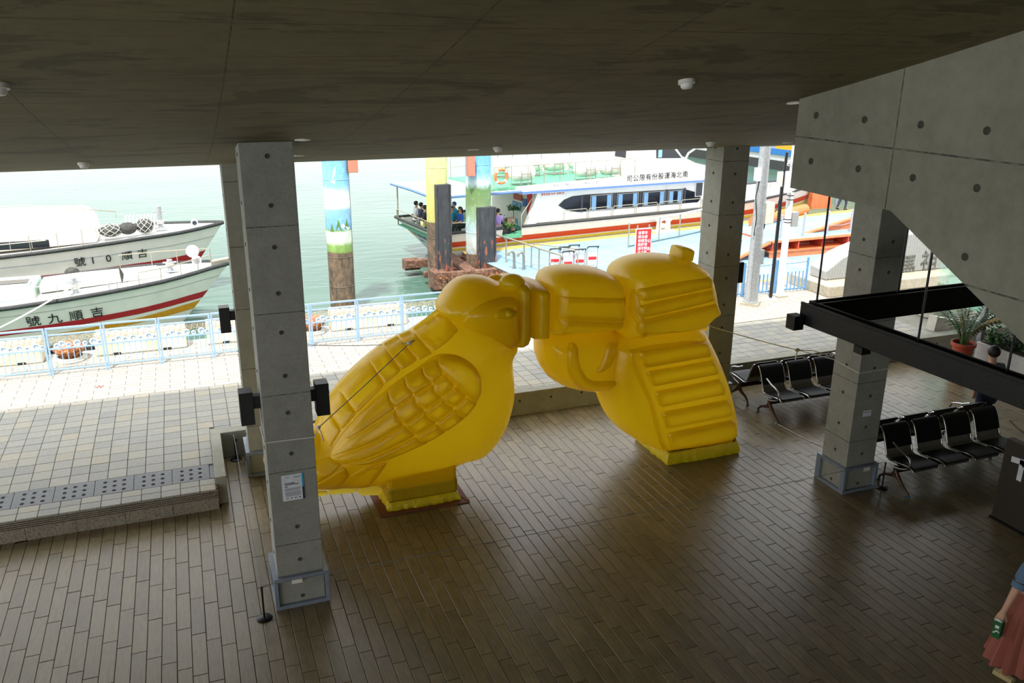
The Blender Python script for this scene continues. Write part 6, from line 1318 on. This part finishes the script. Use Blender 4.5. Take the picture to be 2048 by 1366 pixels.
sh_ = [body_P[i] for i in (0, 1, 2, 8, 12)]+[((cx-.205, cy+.03, 1.15), .058), ((cx+.25, cy, 1.15), .058)]
skin_mesh(wl([(p, (r+.018) if not hasattr(r, '__len__') else (r[0]+.02, r[1]+.02)) for p, r in sh_]), [(0, 1), (1, 2), (2, 3), (2, 4), (3, 5), (4, 6)], 'shirt', 'cloth_denim', wp, 2)
for x_, z_ in ((-.205, 1.13), (.25, 1.13)):
    p0 = np.array((cx+x_-7.42, cy+.03-4.98, z_)); MB().tube([p0+np.array((.01, 0, .03)), p0+np.array((-.006, .0, -.03))], .072, 14).build('rolled_cuff', 'cloth_denim', wp, smooth=True)
m = MB(); nseg = 72; rows = [(1.00, .125, .0), (.90, .165, .006), (.75, .21, .016), (.55, .26, .026), (.35, .31, .034), (.22, .34, .04)]
for z_, r_, am in rows:
    for k in range(nseg): a = 2*PI*k/nseg; rr = r_+am*math.sin(a*13)+am*.4*math.sin(a*7+1); m.v.append((cx-7.42+rr*math.cos(a), cy-4.98+rr*.85*math.sin(a), z_))
m.f += [(i*nseg+k, i*nseg+(k+1) % nseg, (i+1)*nseg+(k+1) % nseg, (i+1)*nseg+k) for i in range(len(rows)-1) for k in range(nseg)]
m.build('skirt', 'cloth_rust', wp, smooth=True)
for s in (18, 22):
    a_ = np.array(body_P[s][0]); t_ = np.array(body_P[s+1][0]); o_ = np.array((7.42, 4.98, 0)); MB().tube([a_-o_+np.array((0, -.05, -.09)), t_-o_+np.array((0, .04, -.03))], [.045, .05], 8).build('sandal_sole', 'rope_tan', wp)
    for f in (.25, .5, .75): c_ = a_*(1-f)+t_*f-o_; MB().tube([c_+np.array((.045*math.cos(a), 0, .042*math.sin(a)-.005)) for a in np.linspace(0, PI, 7)], .007, 5).build('sandal_strap', 'rope_tan', wp, smooth=True)
hcw = np.array((cx+.05-7.42, cy-4.98, 1.60)); MB().sphere(tuple(hcw), .118, 18, 12).build('hair', 'hair_black', wp, smooth=True); MB().tube([hcw+np.array((-.06, -.06, -.02)), hcw+np.array((-.10, -.09, -.16)), hcw+np.array((-.12, -.09, -.30))], [.06, .055, .02], 8).build('ponytail', 'hair_black', wp, smooth=True)
ct = thing('drink_carton', 'green and white drink carton in the hand of the person in the rust skirt', 'carton', (hx-.012, hy, hz-.235), .4); ct.scale = (1.35, 1.35, 1.3)
MB().box(-.042, .042, -.028, .028, 0, .15).build('carton_box', 'carton_green', ct, bevel=.005); MB().prism([(-.028, .15), (.028, .15), (0, .172)], lambda a, b: (-.041, a, b), lambda a, b: (.041, a, b)).build('gable_top', 'carton_white', ct)
MB().tube([(-.046, -.02+.005*k, .06+.012*math.sin(k*.6)) for k in range(9)], .006, 5).build('white_swirl', 'carton_white', ct); MB().box(-.045, -.042, -.014, .012, .09, .115).build('label_mark', 'carton_white', ct)

bpy.data.scenes.remove(TS)
